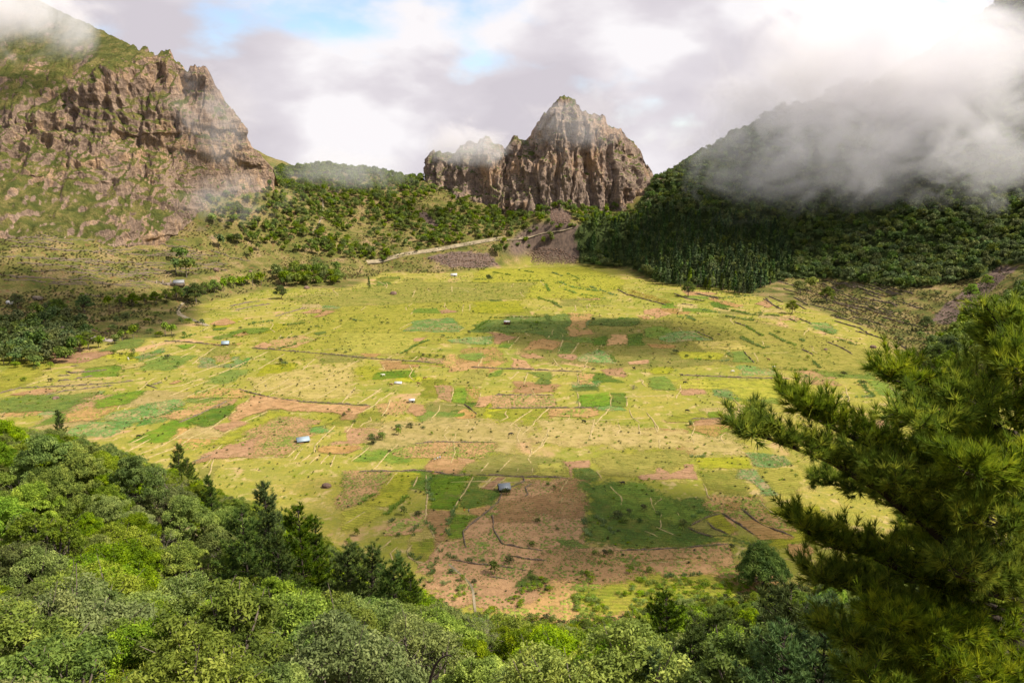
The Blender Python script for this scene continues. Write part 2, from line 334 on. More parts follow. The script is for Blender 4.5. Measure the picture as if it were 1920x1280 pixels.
# ------------------------------------------------------------------ rock masses lofted through surveyed rows
def loft(rows, nu, nv, disp, seed, back=(0, 170, -260), amp=1.0, row_amp=None, crest_w=None):
    """rows: lists of (px,py,Y) of equal count, foot to crest; a far side is added behind the crest"""
    S = [at_Y(*np.array(r, float).T) for r in rows]
    S = [S[0] + np.array([0, -14, -45])] + S
    S.append(S[-1] + np.array(back) * 0.35 + np.array([0, 20, 0])); S.append(S[-2] + np.array(back))
    S = np.array(S)                                          # (rows, cols, 3)
    ks, kc = S.shape[:2]
    u = np.linspace(0, kc - 1, nu); i = np.clip(u.astype(int), 0, kc - 2); fu = (u - i)[None, :, None]
    A = S[:, i] * (1 - fu) + S[:, i + 1] * fu
    v = np.concatenate([np.linspace(0, ks - 3, nv), np.linspace(ks - 3, ks - 1, nv // 5)[1:]])
    j = np.clip(v.astype(int), 0, ks - 2); fv = (v - j)[:, None, None]; fv = np.where(j[:, None, None] < ks - 3, fv * 0.6 + 0.4 * fv * fv * (3 - 2 * fv), fv)
    G = A[j] * (1 - fv) + A[j + 1] * fv
    du = np.gradient(G, axis=1); dv = np.gradient(G, axis=0); N = np.cross(du, dv); N /= np.linalg.norm(N, axis=2)[..., None] + 1e-9
    f = np.where(N[..., 1].mean() > 0, -1, 1); N = N * f
    d = disp(G.reshape(-1, 3)).reshape(G.shape[:2])
    fade = np.interp(v, [0, ks - 4.2, ks - 3.15, ks - 3, ks - 1], [1, 1, 0.32, 0.16, 0.6])[:, None] * np.interp(u, [0, kc - 2.2, kc - 1], [1, 1, 0.25])[None]
    if row_amp: fade = fade * np.interp(v, np.arange(len(row_amp)), row_amp)[:, None]
    G = G + N * (d * fade)[..., None] * amp
    cr = np.interp(v, [0, ks - 4, ks - 3, ks - 2.6, ks - 1], [0, 0, 1, 0, 0])[:, None]
    if crest_w: cr = cr * np.interp(u, *crest_w)[None]
    G[..., 2] += cr * ((ridged(np.stack([G[..., 0] / 16, G[..., 1] / 60, 0 * G[..., 0]], -1).reshape(-1, 3), 4, seed + 90, 0.62).reshape(G.shape[:2]) - 0.6) * 8 + (blocks(G[..., 0].ravel() / 11, seed + 7) * 13 + blocks(G[..., 0].ravel() / 4.5, seed + 8) * 6).reshape(G.shape[:2]))
    nrow, ncol = G.shape[:2]
    return Mesh().add(G.reshape(-1, 3), grid_faces(ncol, nrow))
def blocks(t, s):
    """stepwise offsets with steep joints: rock columns and slabs"""
    i = np.floor(t); f = t - i; f = np.clip((f - 0.78) / 0.22, 0, 1); z0 = np.zeros(len(t), np.int64); h0 = hash3(i.astype(np.int64), z0, z0, s); h1 = hash3(i.astype(np.int64) + 1, z0, z0, s)
    return h0 * (1 - f) + h1 * f - 0.5
def d_left(p):
    q = p + (fbm(p / 60, 3, 40)[:, None] - 0.5) * 40
    rib = ridged(q * np.array([1 / 34, 1 / 34, 1 / 150]), 4, 21, 0.55); strat = ridged(q * np.array([1 / 160, 1 / 160, 1 / 19]) + p[:, :1] / 300, 3, 33); rough = fbm(p / 9, 4, 5, 0.6)
    w = (fbm(p / 30, 3, 41) - 0.5) * 22
    col = blocks((p[:, 0] + 0.25 * p[:, 2] + w) / 17, 3) * 13 + blocks((p[:, 0] - 0.2 * p[:, 2] + w * 1.5) / 6.5, 4) * 5 + blocks((p[:, 2] + 0.22 * p[:, 0] + w) / 13, 5) * 8
    return (rib - 0.5) * 28 + col + (strat - 0.5) * 8 + (rough - 0.5) * 7 + (fbm(p / 90, 2, 77) - 0.5) * 30
LM = [[(-330, 446, 815), (0, 440, 862), (100, 456, 892), (200, 460, 925), (250, 458, 950), (300, 434, 985), (330, 405, 1016), (360, 390, 1036), (385, 374, 1056), (410, 356, 1086), (450, 342, 1118), (516, 330, 1160)],
      [(-330, 335, 945), (0, 335, 972), (100, 345, 990), (200, 352, 1005), (250, 347, 1015), (300, 342, 1030), (330, 332, 1045), (360, 322, 1060), (385, 316, 1075), (415, 315, 1100), (450, 314, 1125), (515, 325, 1161)],
      [(-330, 275, 985), (0, 272, 1012), (100, 274, 1030), (170, 272, 1043), (230, 264, 1056), (280, 262, 1066), (320, 258, 1074), (350, 255, 1083), (385, 255, 1092), (420, 270, 1112), (455, 288, 1131), (514, 322, 1162)],
      [(-330, 243, 1005), (0, 240, 1036), (60, 226, 1054), (120, 212, 1068), (180, 172, 1080), (240, 132, 1092), (300, 112, 1100), (352, 142, 1104), (385, 138, 1104), (415, 192, 1122), (455, 262, 1136), (513, 320, 1163)],
      [(-330, 120, 1150), (0, 130, 1150), (60, 125, 1150), (125, 120, 1150), (190, 105, 1140), (250, 110, 1122), (308, 104, 1111), (356, 138, 1108), (385, 128, 1107), (413, 180, 1125), (456, 258, 1138), (513, 319, 1164)],
      [(-330, -80, 1330), (0, -22, 1310), (60, -4, 1290), (125, 27, 1255), (195, 60, 1215), (260, 92, 1160), (318, 98, 1122), (358, 134, 1112), (385, 119, 1110), (412, 170, 1128), (458, 254, 1140), (512, 318, 1165)]]
left_me = loft(LM, 520, 300, d_left, 1, crest_w=([0, 4.6, 5.6, 11], [0.12, 0.15, 0.9, 0.9]), row_amp=[0.5, 0.5, 0.62, 0.85, 0.9, 0.32, 0.3, 0.3, 0.3]).mesh('cliff_mountain', True)
m = NT('ochre_cliff_rock'); P = m.pos(); nz = m.n('ShaderNodeSeparateXYZ', {0: m.n('ShaderNodeNewGeometry').outputs['Normal']}).outputs[2]
def rockmat(m, P, nz, lo, mid_, hi, ochre, g_lo, g_hi, grass_a, grass_b):
    w = m.vadd(P, m.vmul(m.n('ShaderNodeTexNoise', {'Vector': P, 'Scale': 0.03, 'Detail': 3}).outputs['Color'], (30, 30, 12)))
    st = m.noise(m.vmul(w, (0.16, 0.16, 0.018)), 1.0, 6, 0.62); lay = m.noise(m.vmul(w, (0.02, 0.02, 0.16)), 1.0, 5, 0.6); fn = m.noise(P, 0.55, 6, 0.68); lg = m.noise(P, 0.017, 4, 0.55)
    c = m.ramp(m.math('ADD', m.math('MULTIPLY', st, 0.6), m.math('MULTIPLY', lay, 0.4)), [(0.36, lo), (0.5, mid_), (0.64, hi)])
    c = m.mix(m.rng(m.math('ADD', m.math('MULTIPLY', lg, 0.6), m.math('MULTIPLY', st, 0.4)), 0.5, 0.62, 0, 0.75), c, ochre)
    c = m.mix(m.rng(fn, 0.4, 0.68, 0.0, 0.5), c, tuple(x * 0.5 for x in lo))
    gcol = m.ramp(m.noise(P, 0.06, 5, 0.62), [(0.36, (0.065, 0.08, 0.018)), (0.5, grass_a), (0.62, grass_b)])
    gcol = m.mix(m.rng(fn, 0.42, 0.62, 0, 0.7), gcol, (0.072, 0.08, 0.022))
    gf = m.rng(m.math('ADD', nz, m.math('MULTIPLY', m.math('SUBTRACT', m.noise(P, 0.035, 5, 0.65), 0.5), 1.5)), g_lo, g_hi)
    c = m.mix(gf, c, gcol)
    h = m.math('ADD', m.math('MULTIPLY', st, 2.0), m.math('ADD', fn, m.math('MULTIPLY', lay, 1.0)))
    return m.bsdf(c, 0.93, m.bump(h, 1.0, 3.4), spec=0.1)
MAT_CLIFF = rockmat(m, P, nz, (0.15, 0.105, 0.078), (0.31, 0.215, 0.155), (0.45, 0.325, 0.23), (0.54, 0.34, 0.19), 0.43, 0.66, (0.125, 0.125, 0.03), (0.225, 0.18, 0.062))
cliff_mountain = link('cliff_mountain', left_me, MAT_CLIFF, kind='structure', label='tall ochre rock cliff with grassy ledges and a rock spire')
def d_mass(p):
    q = p + (fbm(p / 40, 3, 50)[:, None] - 0.5) * np.array([26, 26, 50])
    rib = ridged(q * np.array([1 / 22, 1 / 22, 1 / 120]), 4, 61, 0.6); rough = fbm(p * np.array([1, 1, 0.4]) / 6, 4, 15, 0.6)
    w = (fbm(p / 24, 3, 51) - 0.5) * 16
    col = blocks((p[:, 0] + 0.12 * p[:, 2] + w) / 12, 13) * 15 + blocks((p[:, 0] - 0.08 * p[:, 2] + w) / 5, 14) * 6 + blocks((p[:, 2] + 0.15 * p[:, 0] + w) / 22, 15) * 6
    return (rib - 0.55) * 24 + col + (rough - 0.5) * 6 + (fbm(p / 60, 2, 70) - 0.5) * 20
crest = [(796, 300), (812, 282), (850, 282), (882, 268), (912, 259), (932, 272), (950, 284), (966, 257), (984, 263), (1004, 246), (1020, 214), (1040, 193), (1060, 187), (1080, 194), (1092, 212), (1130, 218), (1150, 240), (1176, 256), (1202, 286), (1216, 312), (1228, 336)]
foot = [(796, 345), (815, 365), (850, 378), (880, 400), (905, 415), (925, 412), (948, 385), (966, 372), (984, 368), (1004, 370), (1022, 372), (1042, 376), (1062, 382), (1084, 390), (1106, 396), (1132, 400), (1152, 406), (1178, 404), (1200, 385), (1214, 366), (1228, 348)]
fy_ = [1375, 1352, 1330, 1308, 1296, 1296, 1304, 1300, 1292, 1284, 1276, 1272, 1270, 1270, 1272, 1272, 1274, 1282, 1300, 1326, 1362]
CM = []
for k, t in enumerate((0, 0.3, 0.6, 0.85, 1.0)):
    CM.append([(f[0] * (1 - t) + c_[0] * t, f[1] * (1 - t) + c_[1] * t, y + (0, 12, 26, 44, 66)[k]) for f, c_, y in zip(foot, crest, fy_)])
mass_me = loft(CM, 420, 210, d_mass, 2, back=(0, 130, -200), crest_w=([0, 20], [0.72, 0.72])).mesh('rock_massif', True)
m = NT('brown_massif_rock'); P = m.pos(); nz = m.n('ShaderNodeSeparateXYZ', {0: m.n('ShaderNodeNewGeometry').outputs['Normal']}).outputs[2]
MAT_MASSIF = rockmat(m, P, nz, (0.14, 0.10, 0.082), (0.30, 0.22, 0.168), (0.46, 0.345, 0.255), (0.50, 0.31, 0.18), 0.6, 0.8, (0.10, 0.115, 0.025), (0.17, 0.15, 0.05))
rock_massif = link('rock_massif', mass_me, MAT_MASSIF, kind='structure', label='jagged brown rock massif standing on the far rim')

# ------------------------------------------------------------------ fields, surveyed from enlargements of the photograph (crop origin, scale)
CROPS = {1: (640, 780, 4.0), 2: (1080, 780, 4.0), 3: (640, 560, 4.0), 4: (1000, 540, 4.0), 5: (240, 560, 4.0), 6: (0, 500, 4.0), 7: (1280, 480, 2.977), 8: (640, 480, 2.977), 0: (0, 0, 1.0)}
def px_of(crop, flat):
    a = np.array(flat, float).reshape(-1, 2); x, y, k = CROPS[crop]; return a / k + np.array([x, y])
def crop_mat(name, cols, soil=None, cover=0.5, amax=0.88, sc=0.35):
    m = NT(name); P = m.vmul(m.pos(), (1, 1, 0)); rnd = m.objrand()
    f = m.noise(m.vadd(P, m.n('ShaderNodeCombineXYZ', {0: m.math('MULTIPLY', rnd, 400)}).outputs[0]), sc * 0.25, 5, 0.62, 0.6); fn = m.noise(P, 0.9, 5, 0.68)
    c = m.ramp(m.math('ADD', m.math('MULTIPLY', f, 0.65), m.math('MULTIPLY', fn, 0.35)), [(0.34, cols[0]), (0.5, cols[1]), (0.64, cols[2])])
    h = fn; ang = m.math('MULTIPLY', m.math('SUBTRACT', m.math('FRACT', m.math('MULTIPLY', rnd, 3.77)), 0.5), 0.7); xyz = m.n('ShaderNodeSeparateXYZ', {0: P})
    row = m.math('SINE', m.math('ADD', m.math('MULTIPLY', m.math('ADD', xyz.outputs[1], m.math('MULTIPLY', xyz.outputs[0], ang)), 2.9), m.math('MULTIPLY', m.noise(P, 0.08, 3), 9.0)))      # planting rows
    c = m.mix(m.rng(row, -0.6, 0.9, 0.0, 0.32), c, tuple(x * 0.5 for x in cols[0])); h = m.math('ADD', fn, m.math('MULTIPLY', row, 0.25))
    if soil:
        v = m.n('ShaderNodeTexVoronoi', {'Vector': P, 'Scale': 0.62, 'Randomness': 0.75}).outputs['Distance']
        g = m.rng(m.math('ADD', v, m.math('MULTIPLY', m.math('SUBTRACT', m.noise(P, 0.06, 4, 0.6), 0.5), 1.6)), cover + 0.16, cover - 0.16)
        sl = m.ramp(m.noise(P, 0.12, 6, 0.65), [(0.3, tuple(x * 0.78 for x in soil)), (0.7, tuple(x * 1.15 for x in soil))])
        c = m.mix(g, sl, c); h = m.math('ADD', fn, g)
    c = m.hsv(c, m.math('ADD', m.math('MULTIPLY', rnd, 0.022), 0.489), m.math('ADD', m.math('MULTIPLY', rnd, 0.16), 0.9), m.math('ADD', m.math('MULTIPLY', m.math('FRACT', m.math('MULTIPLY', rnd, 7.31)), 0.3), 0.85))
    e = m.math('ADD', m.attr('tone'), m.math('MULTIPLY', m.math('SUBTRACT', m.math('ADD', m.math('MULTIPLY', m.noise(P, 0.10, 4, 0.6), 0.5), m.math('MULTIPLY', m.noise(P, 0.6, 4, 0.65), 0.5)), 0.5), 2.6))
    return m.bsdf(c, 0.95, m.bump(h, 0.6, 0.7), alpha=m.math('MULTIPLY', m.rng(e, 0.30, 0.70), m.rng(m.noise(m.vadd(P, (33, 71, 0)), 0.22, 5, 0.68), 0.32, 0.58, amax - 0.45, amax)), spec=0.06)
SOIL = (0.36, 0.212, 0.088)
FM = {'soil': crop_mat('tilled_soil', [(0.265, 0.15, 0.062), (0.345, 0.20, 0.083), (0.415, 0.255, 0.112)], amax=0.95),
      'stub': crop_mat('sparse_crop_on_soil', [(0.12, 0.18, 0.025), (0.22, 0.25, 0.04), (0.30, 0.28, 0.06)], SOIL, 0.42, 0.9),
      'stubd': crop_mat('seedlings_on_dark_soil', [(0.10, 0.14, 0.025), (0.15, 0.19, 0.03), (0.2, 0.2, 0.05)], (0.325, 0.19, 0.085), 0.31, 1.1),
      'green': crop_mat('green_crop', [(0.075, 0.135, 0.018), (0.135, 0.20, 0.024), (0.22, 0.25, 0.035)]),
      'dgreen': crop_mat('dark_green_crop', [(0.045, 0.085, 0.015), (0.085, 0.135, 0.02), (0.16, 0.185, 0.03)]),
      'blue': crop_mat('bluish_green_crop', [(0.06, 0.14, 0.03), (0.115, 0.22, 0.05), (0.2, 0.28, 0.08)], (0.28, 0.22, 0.09), 0.62),
      'yel': crop_mat('yellow_green_meadow', [(0.175, 0.19, 0.024), (0.29, 0.272, 0.03), (0.375, 0.325, 0.052)]),
      'olive': crop_mat('olive_meadow', [(0.13, 0.155, 0.022), (0.22, 0.21, 0.034), (0.30, 0.25, 0.055)]),
      'dry': crop_mat('dry_straw_meadow', [(0.27, 0.23, 0.05), (0.38, 0.295, 0.095), (0.44, 0.325, 0.13)])}
PLOTS = [  # kind, crop, soft edge in metres, outline
 ('stub', 0, 12, [1040, 1060, 1400, 1050, 1490, 1100, 1300, 1165, 900, 1190, 940, 1120]), ('stubd', 0, 8, [780, 1050, 800, 1015, 1000, 1040, 1080, 1070, 1000, 1120, 900, 1150, 790, 1110]),
 ('dry', 2, 12, [-300, 30, 300, 60, 800, 120, 1200, 150, 1300, 280, 900, 300, 760, 250, 0, 240, -300, 200]), ('yel', 4, 10, [1010, 690, 1920, 690, 2050, 760, 1920, 830, 1560, 830, 1400, 760, 1040, 750]),
 ('dry', 5, 9, [900, 600, 1500, 500, 1700, 480, 1690, 700, 1500, 760, 1100, 740]), ('yel', 0, 12, [900, 505, 1100, 500, 1180, 530, 1120, 560, 940, 560, 880, 530]),
 ('yel', 0, 12, [640, 575, 900, 560, 960, 590, 880, 640, 640, 660, 520, 680, 480, 640]), ('olive', 0, 14, [1000, 590, 1300, 600, 1400, 680, 1240, 690, 1020, 680, 940, 640]),
 ('olive', 0, 10, [520, 560, 760, 530, 1000, 530, 980, 560, 640, 575]), ('yel', 0, 14, [1250, 590, 1420, 600, 1640, 660, 1620, 700, 1420, 690, 1290, 650]), ('dry', 0, 12, [700, 790, 860, 780, 1000, 800, 980, 850, 820, 845, 700, 840]),
 ('stubd', 1, 5, [1400, 480, 1700, 470, 1830, 470, 1810, 590, 1850, 690, 1800, 860, 1860, 950, 1900, 1000, 1800, 1090, 1600, 1080, 1500, 1130, 1280, 1280, 650, 1280, 640, 1200, 720, 1060, 770, 950, 910, 930, 920, 860, 1040, 760, 1180, 660, 1200, 590, 1260, 570, 1360, 500]),
 ('soil', 1, 5, [1180, 700, 1250, 600, 1400, 620, 1560, 560, 1640, 480, 1830, 475, 1800, 600, 1840, 700, 1760, 780, 1500, 760, 1300, 800, 1180, 780]),
 ('soil', 1, 2, [640, 710, 820, 710, 780, 940, 720, 940, 690, 840, 640, 800]), ('green', 1, 2.5, [690, 460, 980, 450, 900, 620, 830, 710, 660, 690]),
 ('dgreen', 1, 2, [1000, 450, 1100, 460, 1040, 545, 1180, 560, 1200, 600, 1140, 670, 960, 690, 870, 680, 900, 600]), ('green', 1, 2, [830, 740, 1020, 750, 940, 850, 905, 925, 830, 915]),
 ('yel', 1, 4, [300, 560, 420, 430, 570, 430, 540, 530, 500, 600, 380, 690, 200, 670]), ('stub', 1, 3, [430, 240, 560, 205, 700, 190, 1170, 200, 1150, 280, 1100, 330, 900, 320, 700, 330, 500, 310, 390, 290]),
 ('soil', 1, 2, [600, 400, 660, 340, 760, 320, 880, 325, 925, 360, 890, 430, 700, 440]), ('olive', 1, 6, [940, 350, 1300, 270, 1640, 320, 1700, 440, 1360, 455, 900, 440]), ('yel', 1, 6, [1500, 350, 1640, 350, 1700, 450, 1450, 440]),
 ('soil', 1, 1.6, [1660, 340, 1860, 335, 1870, 390, 1730, 390, 1720, 470, 1700, 470, 1700, 400]), ('dgreen', 1, 3, [1730, 395, 1870, 390, 1920, 440, 1920, 480, 1740, 470]), ('stub', 1, 4, [0, 410, 400, 430, 300, 560, 180, 650, 0, 720]),
 ('yel', 1, 3, [0, 720, 180, 680, 330, 700, 340, 740, 200, 800, 0, 880]), ('olive', 1, 2.5, [540, 940, 700, 920, 720, 1000, 640, 1090, 520, 1070]), ('stub', 1, 4, [340, 810, 640, 720, 640, 800, 600, 860, 480, 900, 300, 900]),
 ('soil', 1, 1.2, [1050, 550, 1180, 460, 1240, 460, 1140, 555]), ('dgreen', 1, 5, [1280, 1280, 1450, 1120, 1560, 1110, 1620, 1150, 1480, 1280]), ('green', 1, 5, [1600, 930, 1760, 930, 1880, 990, 1700, 1010]), ('soil', 1, 1.5, [960, 700, 1120, 675, 1130, 700, 1040, 750, 960, 730]),
 ('stubd', 2, 6, [-350, 1180, -200, 1000, 0, 1000, 340, 1020, 480, 1110, 500, 1200, 300, 1240, 0, 1220, -300, 1250]), ('dgreen', 2, 8, [70, 480, 340, 500, 500, 590, 700, 620, 960, 640, 1040, 720, 840, 820, 1030, 910, 1350, 920, 1450, 930, 1200, 960, 850, 980, 600, 1000, 330, 1010, 130, 960, 50, 870, 60, 780, 100, 680, 50, 590]),
 ('green', 2, 6, [380, 480, 520, 500, 720, 640, 1000, 760, 760, 800, 500, 760, 350, 700, 250, 560]), ('yel', 2, 7, [110, 300, 600, 260, 760, 260, 900, 330, 830, 360, 700, 440, 600, 390, 480, 440, 200, 460]), ('yel', 2, 2.5, [910, 310, 1290, 310, 1310, 390, 920, 390]),
 ('soil', 2, 1.6, [480, 450, 600, 430, 600, 385, 640, 385, 710, 440, 820, 400, 820, 365, 885, 365, 920, 480, 800, 475, 480, 478]), ('blue', 2, 2, [1290, 270, 1560, 300, 1640, 370, 1500, 385, 1320, 380]),
 ('blue', 2, 3, [1190, 400, 1340, 395, 1480, 540, 1520, 600, 1400, 600, 1290, 480, 1190, 470]), ('yel', 2, 3, [1370, 390, 1640, 395, 1700, 520, 1660, 590, 1510, 580, 1440, 490]), ('olive', 2, 5, [920, 400, 1180, 400, 1200, 470, 1280, 500, 1270, 590, 1000, 560]),
 ('stub', 2, 3, [1000, 590, 1360, 600, 1440, 690, 1500, 760, 1690, 830, 1700, 890, 1550, 880, 1370, 790, 1250, 690, 1220, 760, 1340, 800, 1100, 730, 1000, 700]), ('soil', 2, 1.5, [1120, 660, 1170, 645, 1230, 650, 1240, 700, 1180, 720, 1130, 710]),
 ('yel', 2, 1.2, [970, 770, 1070, 735, 1240, 860, 1150, 890, 1050, 840]), ('olive', 2, 1.2, [850, 830, 940, 785, 1080, 890, 1040, 910]), ('soil', 2, 1.6, [1220, 795, 1340, 790, 1640, 910, 1600, 935, 1400, 920, 1290, 860]),
 ('stubd', 2, 2, [340, 1015, 850, 985, 1150, 965, 1210, 1030, 1210, 1130, 900, 1080, 480, 1110, 200, 1120, 40, 1040]), ('stub', 2, 2, [480, 1110, 810, 1100, 850, 1140, 950, 1090, 1060, 1150, 1050, 1180, 640, 1205]), ('soil', 2, 2, [1570, 960, 1750, 960, 1790, 1030, 1700, 1060, 1590, 1050]),
 ('soil', 2, 2, [1720, 905, 1890, 900, 1900, 940, 1750, 950]), ('stub', 4, 3, [1190, 980, 1530, 980, 1640, 1000, 1640, 1040, 1540, 1060, 1340, 1110, 1180, 1060]), ('soil', 4, 2.5, [1195, 983, 1400, 982, 1540, 985, 1500, 1020, 1200, 1030]), ('olive', 2, 9, [500, 1215, 1000, 1205, 1250, 1290, 1150, 1420, 600, 1480, 100, 1480, 0, 1300]),
 ('blue', 3, 3, [550, 170, 800, 140, 900, 210, 900, 250, 460, 245]), ('dgreen', 3, 3, [1000, 200, 1100, 160, 1350, 150, 1710, 110, 1710, 180, 1700, 290, 1890, 300, 1870, 330, 1530, 300, 1440, 250, 1200, 250, 1000, 250]), ('soil', 3, 3, [1110, 255, 1200, 260, 1300, 290, 1180, 340, 1130, 340, 1150, 300]),
 ('soil', 3, 2.5, [1370, 390, 1440, 310, 1520, 300, 1640, 330, 1600, 390, 1480, 380]), ('green', 3, 1.5, [1660, 330, 1780, 335, 1720, 415, 1630, 415]), ('soil', 3, 2, [1340, 430, 1440, 410, 1540, 450, 1380, 450]), ('soil', 3, 2, [1610, 420, 1760, 420, 1780, 445, 1730, 470]),
 ('soil', 3, 1.8, [1280, 450, 1400, 470, 1410, 500, 1450, 510, 1440, 535, 1290, 515]), ('yel', 3, 2, [840, 640, 960, 530, 1100, 525, 1050, 640, 1030, 655]), ('green', 3, 2.5, [1095, 560, 1210, 530, 1190, 580, 1100, 590]), ('green', 3, 3, [1400, 550, 1570, 550, 1575, 620, 1480, 590]),
 ('dgreen', 3, 2, [1440, 640, 1500, 590, 1580, 620, 1560, 650]), ('green', 3, 2, [830, 740, 860, 670, 940, 670, 950, 760, 930, 790, 830, 780]), ('stub', 3, 2, [690, 650, 830, 650, 820, 780, 730, 740]), ('stub', 3, 2, [950, 660, 1040, 670, 1030, 780, 950, 780]),
 ('soil', 3, 1.8, [1010, 810, 1040, 740, 1150, 725, 1130, 770, 1070, 810]), ('stub', 3, 2, [1150, 730, 1595, 725, 1595, 790, 1480, 820, 1100, 820]), ('soil', 3, 2, [880, 850, 940, 825, 1020, 865, 1020, 900, 860, 905]), ('green', 3, 2, [830, 880, 930, 850, 930, 880, 870, 890]),
 ('soil', 3, 2, [490, 840, 540, 790, 640, 800, 600, 870, 560, 880]), ('soil', 3, 3, [0, 795, 220, 805, 120, 850, 100, 910, 0, 915]), ('stub', 3, 2, [600, 440, 780, 450, 770, 490, 560, 470]), ('green', 3, 2.5, [890, 415, 1050, 410, 1070, 440, 980, 470, 900, 450]),
 ('yel', 3, 6, [0, 250, 500, 260, 640, 290, 540, 360, 450, 420, 0, 420]), ('soil', 3, 2, [540, 300, 640, 290, 600, 320, 540, 320]), ('soil', 3, 2, [150, 410, 290, 415, 260, 440, 160, 440]), ('green', 3, 2, [560, 75, 720, 70, 740, 110, 540, 110]), ('soil', 3, 3, [740, 90, 800, 80, 880, 100, 740, 115]),
 ('yel', 3, 4, [1000, 30, 1330, 10, 1390, 100, 1000, 110]), ('blue', 3, 3, [800, 310, 1000, 290, 1140, 285, 1120, 345, 820, 330]), ('green', 3, 2, [1180, 345, 1300, 325, 1260, 370, 1180, 365]), ('soil', 3, 3, [-100, 1110, 120, 1100, 150, 1120, 60, 1165, -100, 1170]),
 ('soil', 4, 2, [830, 170, 940, 150, 1040, 200, 920, 225, 840, 190]), ('soil', 4, 2, [790, 215, 850, 210, 890, 235, 830, 240]), ('soil', 4, 2, [1390, 115, 1430, 95, 1580, 135, 1520, 150]), ('soil', 4, 2, [1660, 120, 1740, 90, 1800, 130, 1770, 150]),
 ('green', 4, 3, [820, 300, 950, 290, 1060, 330, 1050, 390, 850, 370]), ('blue', 4, 3, [1060, 325, 1200, 325, 1340, 390, 1000, 410, 930, 390]), ('dgreen', 4, 4, [450, 240, 780, 220, 790, 270, 700, 290, 420, 280]), ('dgreen', 4, 2, [700, 350, 820, 340, 840, 430, 700, 440]),
 ('stubd', 4, 2, [565, 390, 600, 352, 690, 350, 700, 420, 570, 435]), ('stubd', 4, 2, [280, 190, 450, 190, 400, 260, 440, 350, 290, 370, 270, 280]), ('green', 4, 1.5, [290, 375, 430, 370, 450, 410, 300, 410]), ('dgreen', 4, 2, [450, 380, 550, 360, 555, 435, 450, 430]),
 ('green', 4, 1.5, [1480, 480, 1580, 475, 1650, 560, 1500, 555]), ('yel', 4, 4, [1080, 480, 1400, 480, 1410, 540, 1100, 530]), ('yel', 4, 4, [890, 600, 1040, 600, 1050, 640, 890, 650]), ('green', 4, 3, [840, 680, 1000, 660, 1070, 770, 890, 760]), ('dry', 4, 4, [1200, 410, 1500, 390, 1680, 460, 1250, 460]),
 ('stub', 4, 2, [330, 640, 450, 650, 440, 720, 350, 720]), ('soil', 4, 2, [1600, 905, 1700, 905, 1780, 960, 1680, 950]), ('green', 4, 3, [1310, 930, 1420, 925, 1400, 975, 1310, 970]), ('olive', 4, 3, [980, 980, 1290, 920, 1310, 970, 1170, 1010, 1000, 1000]), ('stub', 4, 3, [150, 905, 480, 900, 470, 950, 410, 980, 100, 960]),
 ('blue', 4, 3, [330, 520, 480, 460, 560, 500, 620, 565, 440, 560, 330, 550]), ('green', 4, 1.5, [345, 800, 570, 790, 580, 890, 350, 890]), ('green', 4, 1.5, [588, 792, 690, 790, 705, 890, 590, 890]), ('soil', 4, 2, [700, 555, 850, 540, 860, 570, 720, 575]), ('soil', 4, 2, [850, 420, 1080, 430, 1060, 455, 880, 450]),
 ('soil', 5, 3, [620, 190, 740, 145, 810, 185, 700, 205]), ('soil', 5, 3, [1300, 110, 1380, 80, 1450, 85, 1440, 110]), ('soil', 5, 3, [1400, 140, 1480, 90, 1550, 95, 1440, 140]), ('soil', 5, 3, [930, 730, 1120, 750, 1300, 790, 1820, 810, 1720, 850, 1660, 860, 1220, 850, 1060, 840, 900, 870, 760, 940, 750, 880]),
 ('soil', 5, 3, [630, 970, 720, 935, 830, 920, 905, 945, 830, 970, 720, 1000]), ('stub', 5, 4, [240, 880, 540, 790, 740, 760, 600, 840, 400, 920]), ('dgreen', 5, 4, [420, 940, 600, 840, 830, 790, 760, 870, 600, 965]), ('blue', 5, 5, [0, 840, 150, 780, 390, 760, 400, 800, 250, 880, 0, 910]),
 ('stub', 5, 3, [430, 750, 700, 660, 830, 680, 940, 720, 900, 740, 740, 750, 600, 740]), ('yel', 5, 5, [700, 1040, 930, 940, 1060, 850, 1250, 870, 1100, 960, 900, 1040, 600, 1110]), ('yel', 5, 5, [1280, 980, 1450, 860, 1590, 880, 1480, 960]), ('stub', 5, 5, [900, 1000, 1180, 890, 1400, 910, 1400, 980, 1180, 1180, 900, 1180]),
 ('soil', 5, 5, [480, 1240, 720, 1110, 1000, 1040, 950, 1130, 900, 1180, 700, 1200]), ('soil', 5, 3, [1420, 1120, 1480, 1110, 1740, 1110, 1680, 1150, 1540, 1165, 1420, 1160]), ('blue', 5, 3, [60, 440, 230, 390, 260, 400, 80, 455]), ('yel', 5, 2, [490, 360, 620, 345, 660, 360, 560, 390]), ('green', 5, 2, [360, 350, 500, 345, 430, 385]),
 ('dgreen', 5, 2.5, [640, 225, 740, 215, 730, 235, 640, 240]), ('green', 5, 4, [640, 290, 900, 220, 1080, 215, 1060, 250, 800, 280, 700, 310]), ('soil', 5, 3, [770, 280, 880, 250, 900, 270, 820, 285]), ('soil', 5, 3, [940, 365, 1010, 330, 1090, 345, 1040, 375]), ('stub', 5, 4, [1050, 320, 1300, 270, 1420, 300, 1250, 370, 1080, 370]),
 ('dgreen', 5, 3, [1390, 260, 1480, 245, 1500, 260, 1420, 275]), ('green', 6, 5, [740, 640, 950, 540, 1090, 545, 1050, 600, 860, 630]), ('blue', 6, 4, [1000, 680, 1220, 610, 1230, 640, 1060, 710]), ('dry', 6, 4, [860, 740, 1090, 720, 1100, 740, 940, 770]), ('yel', 6, 4, [540, 740, 780, 680, 880, 690, 860, 740, 600, 770]),
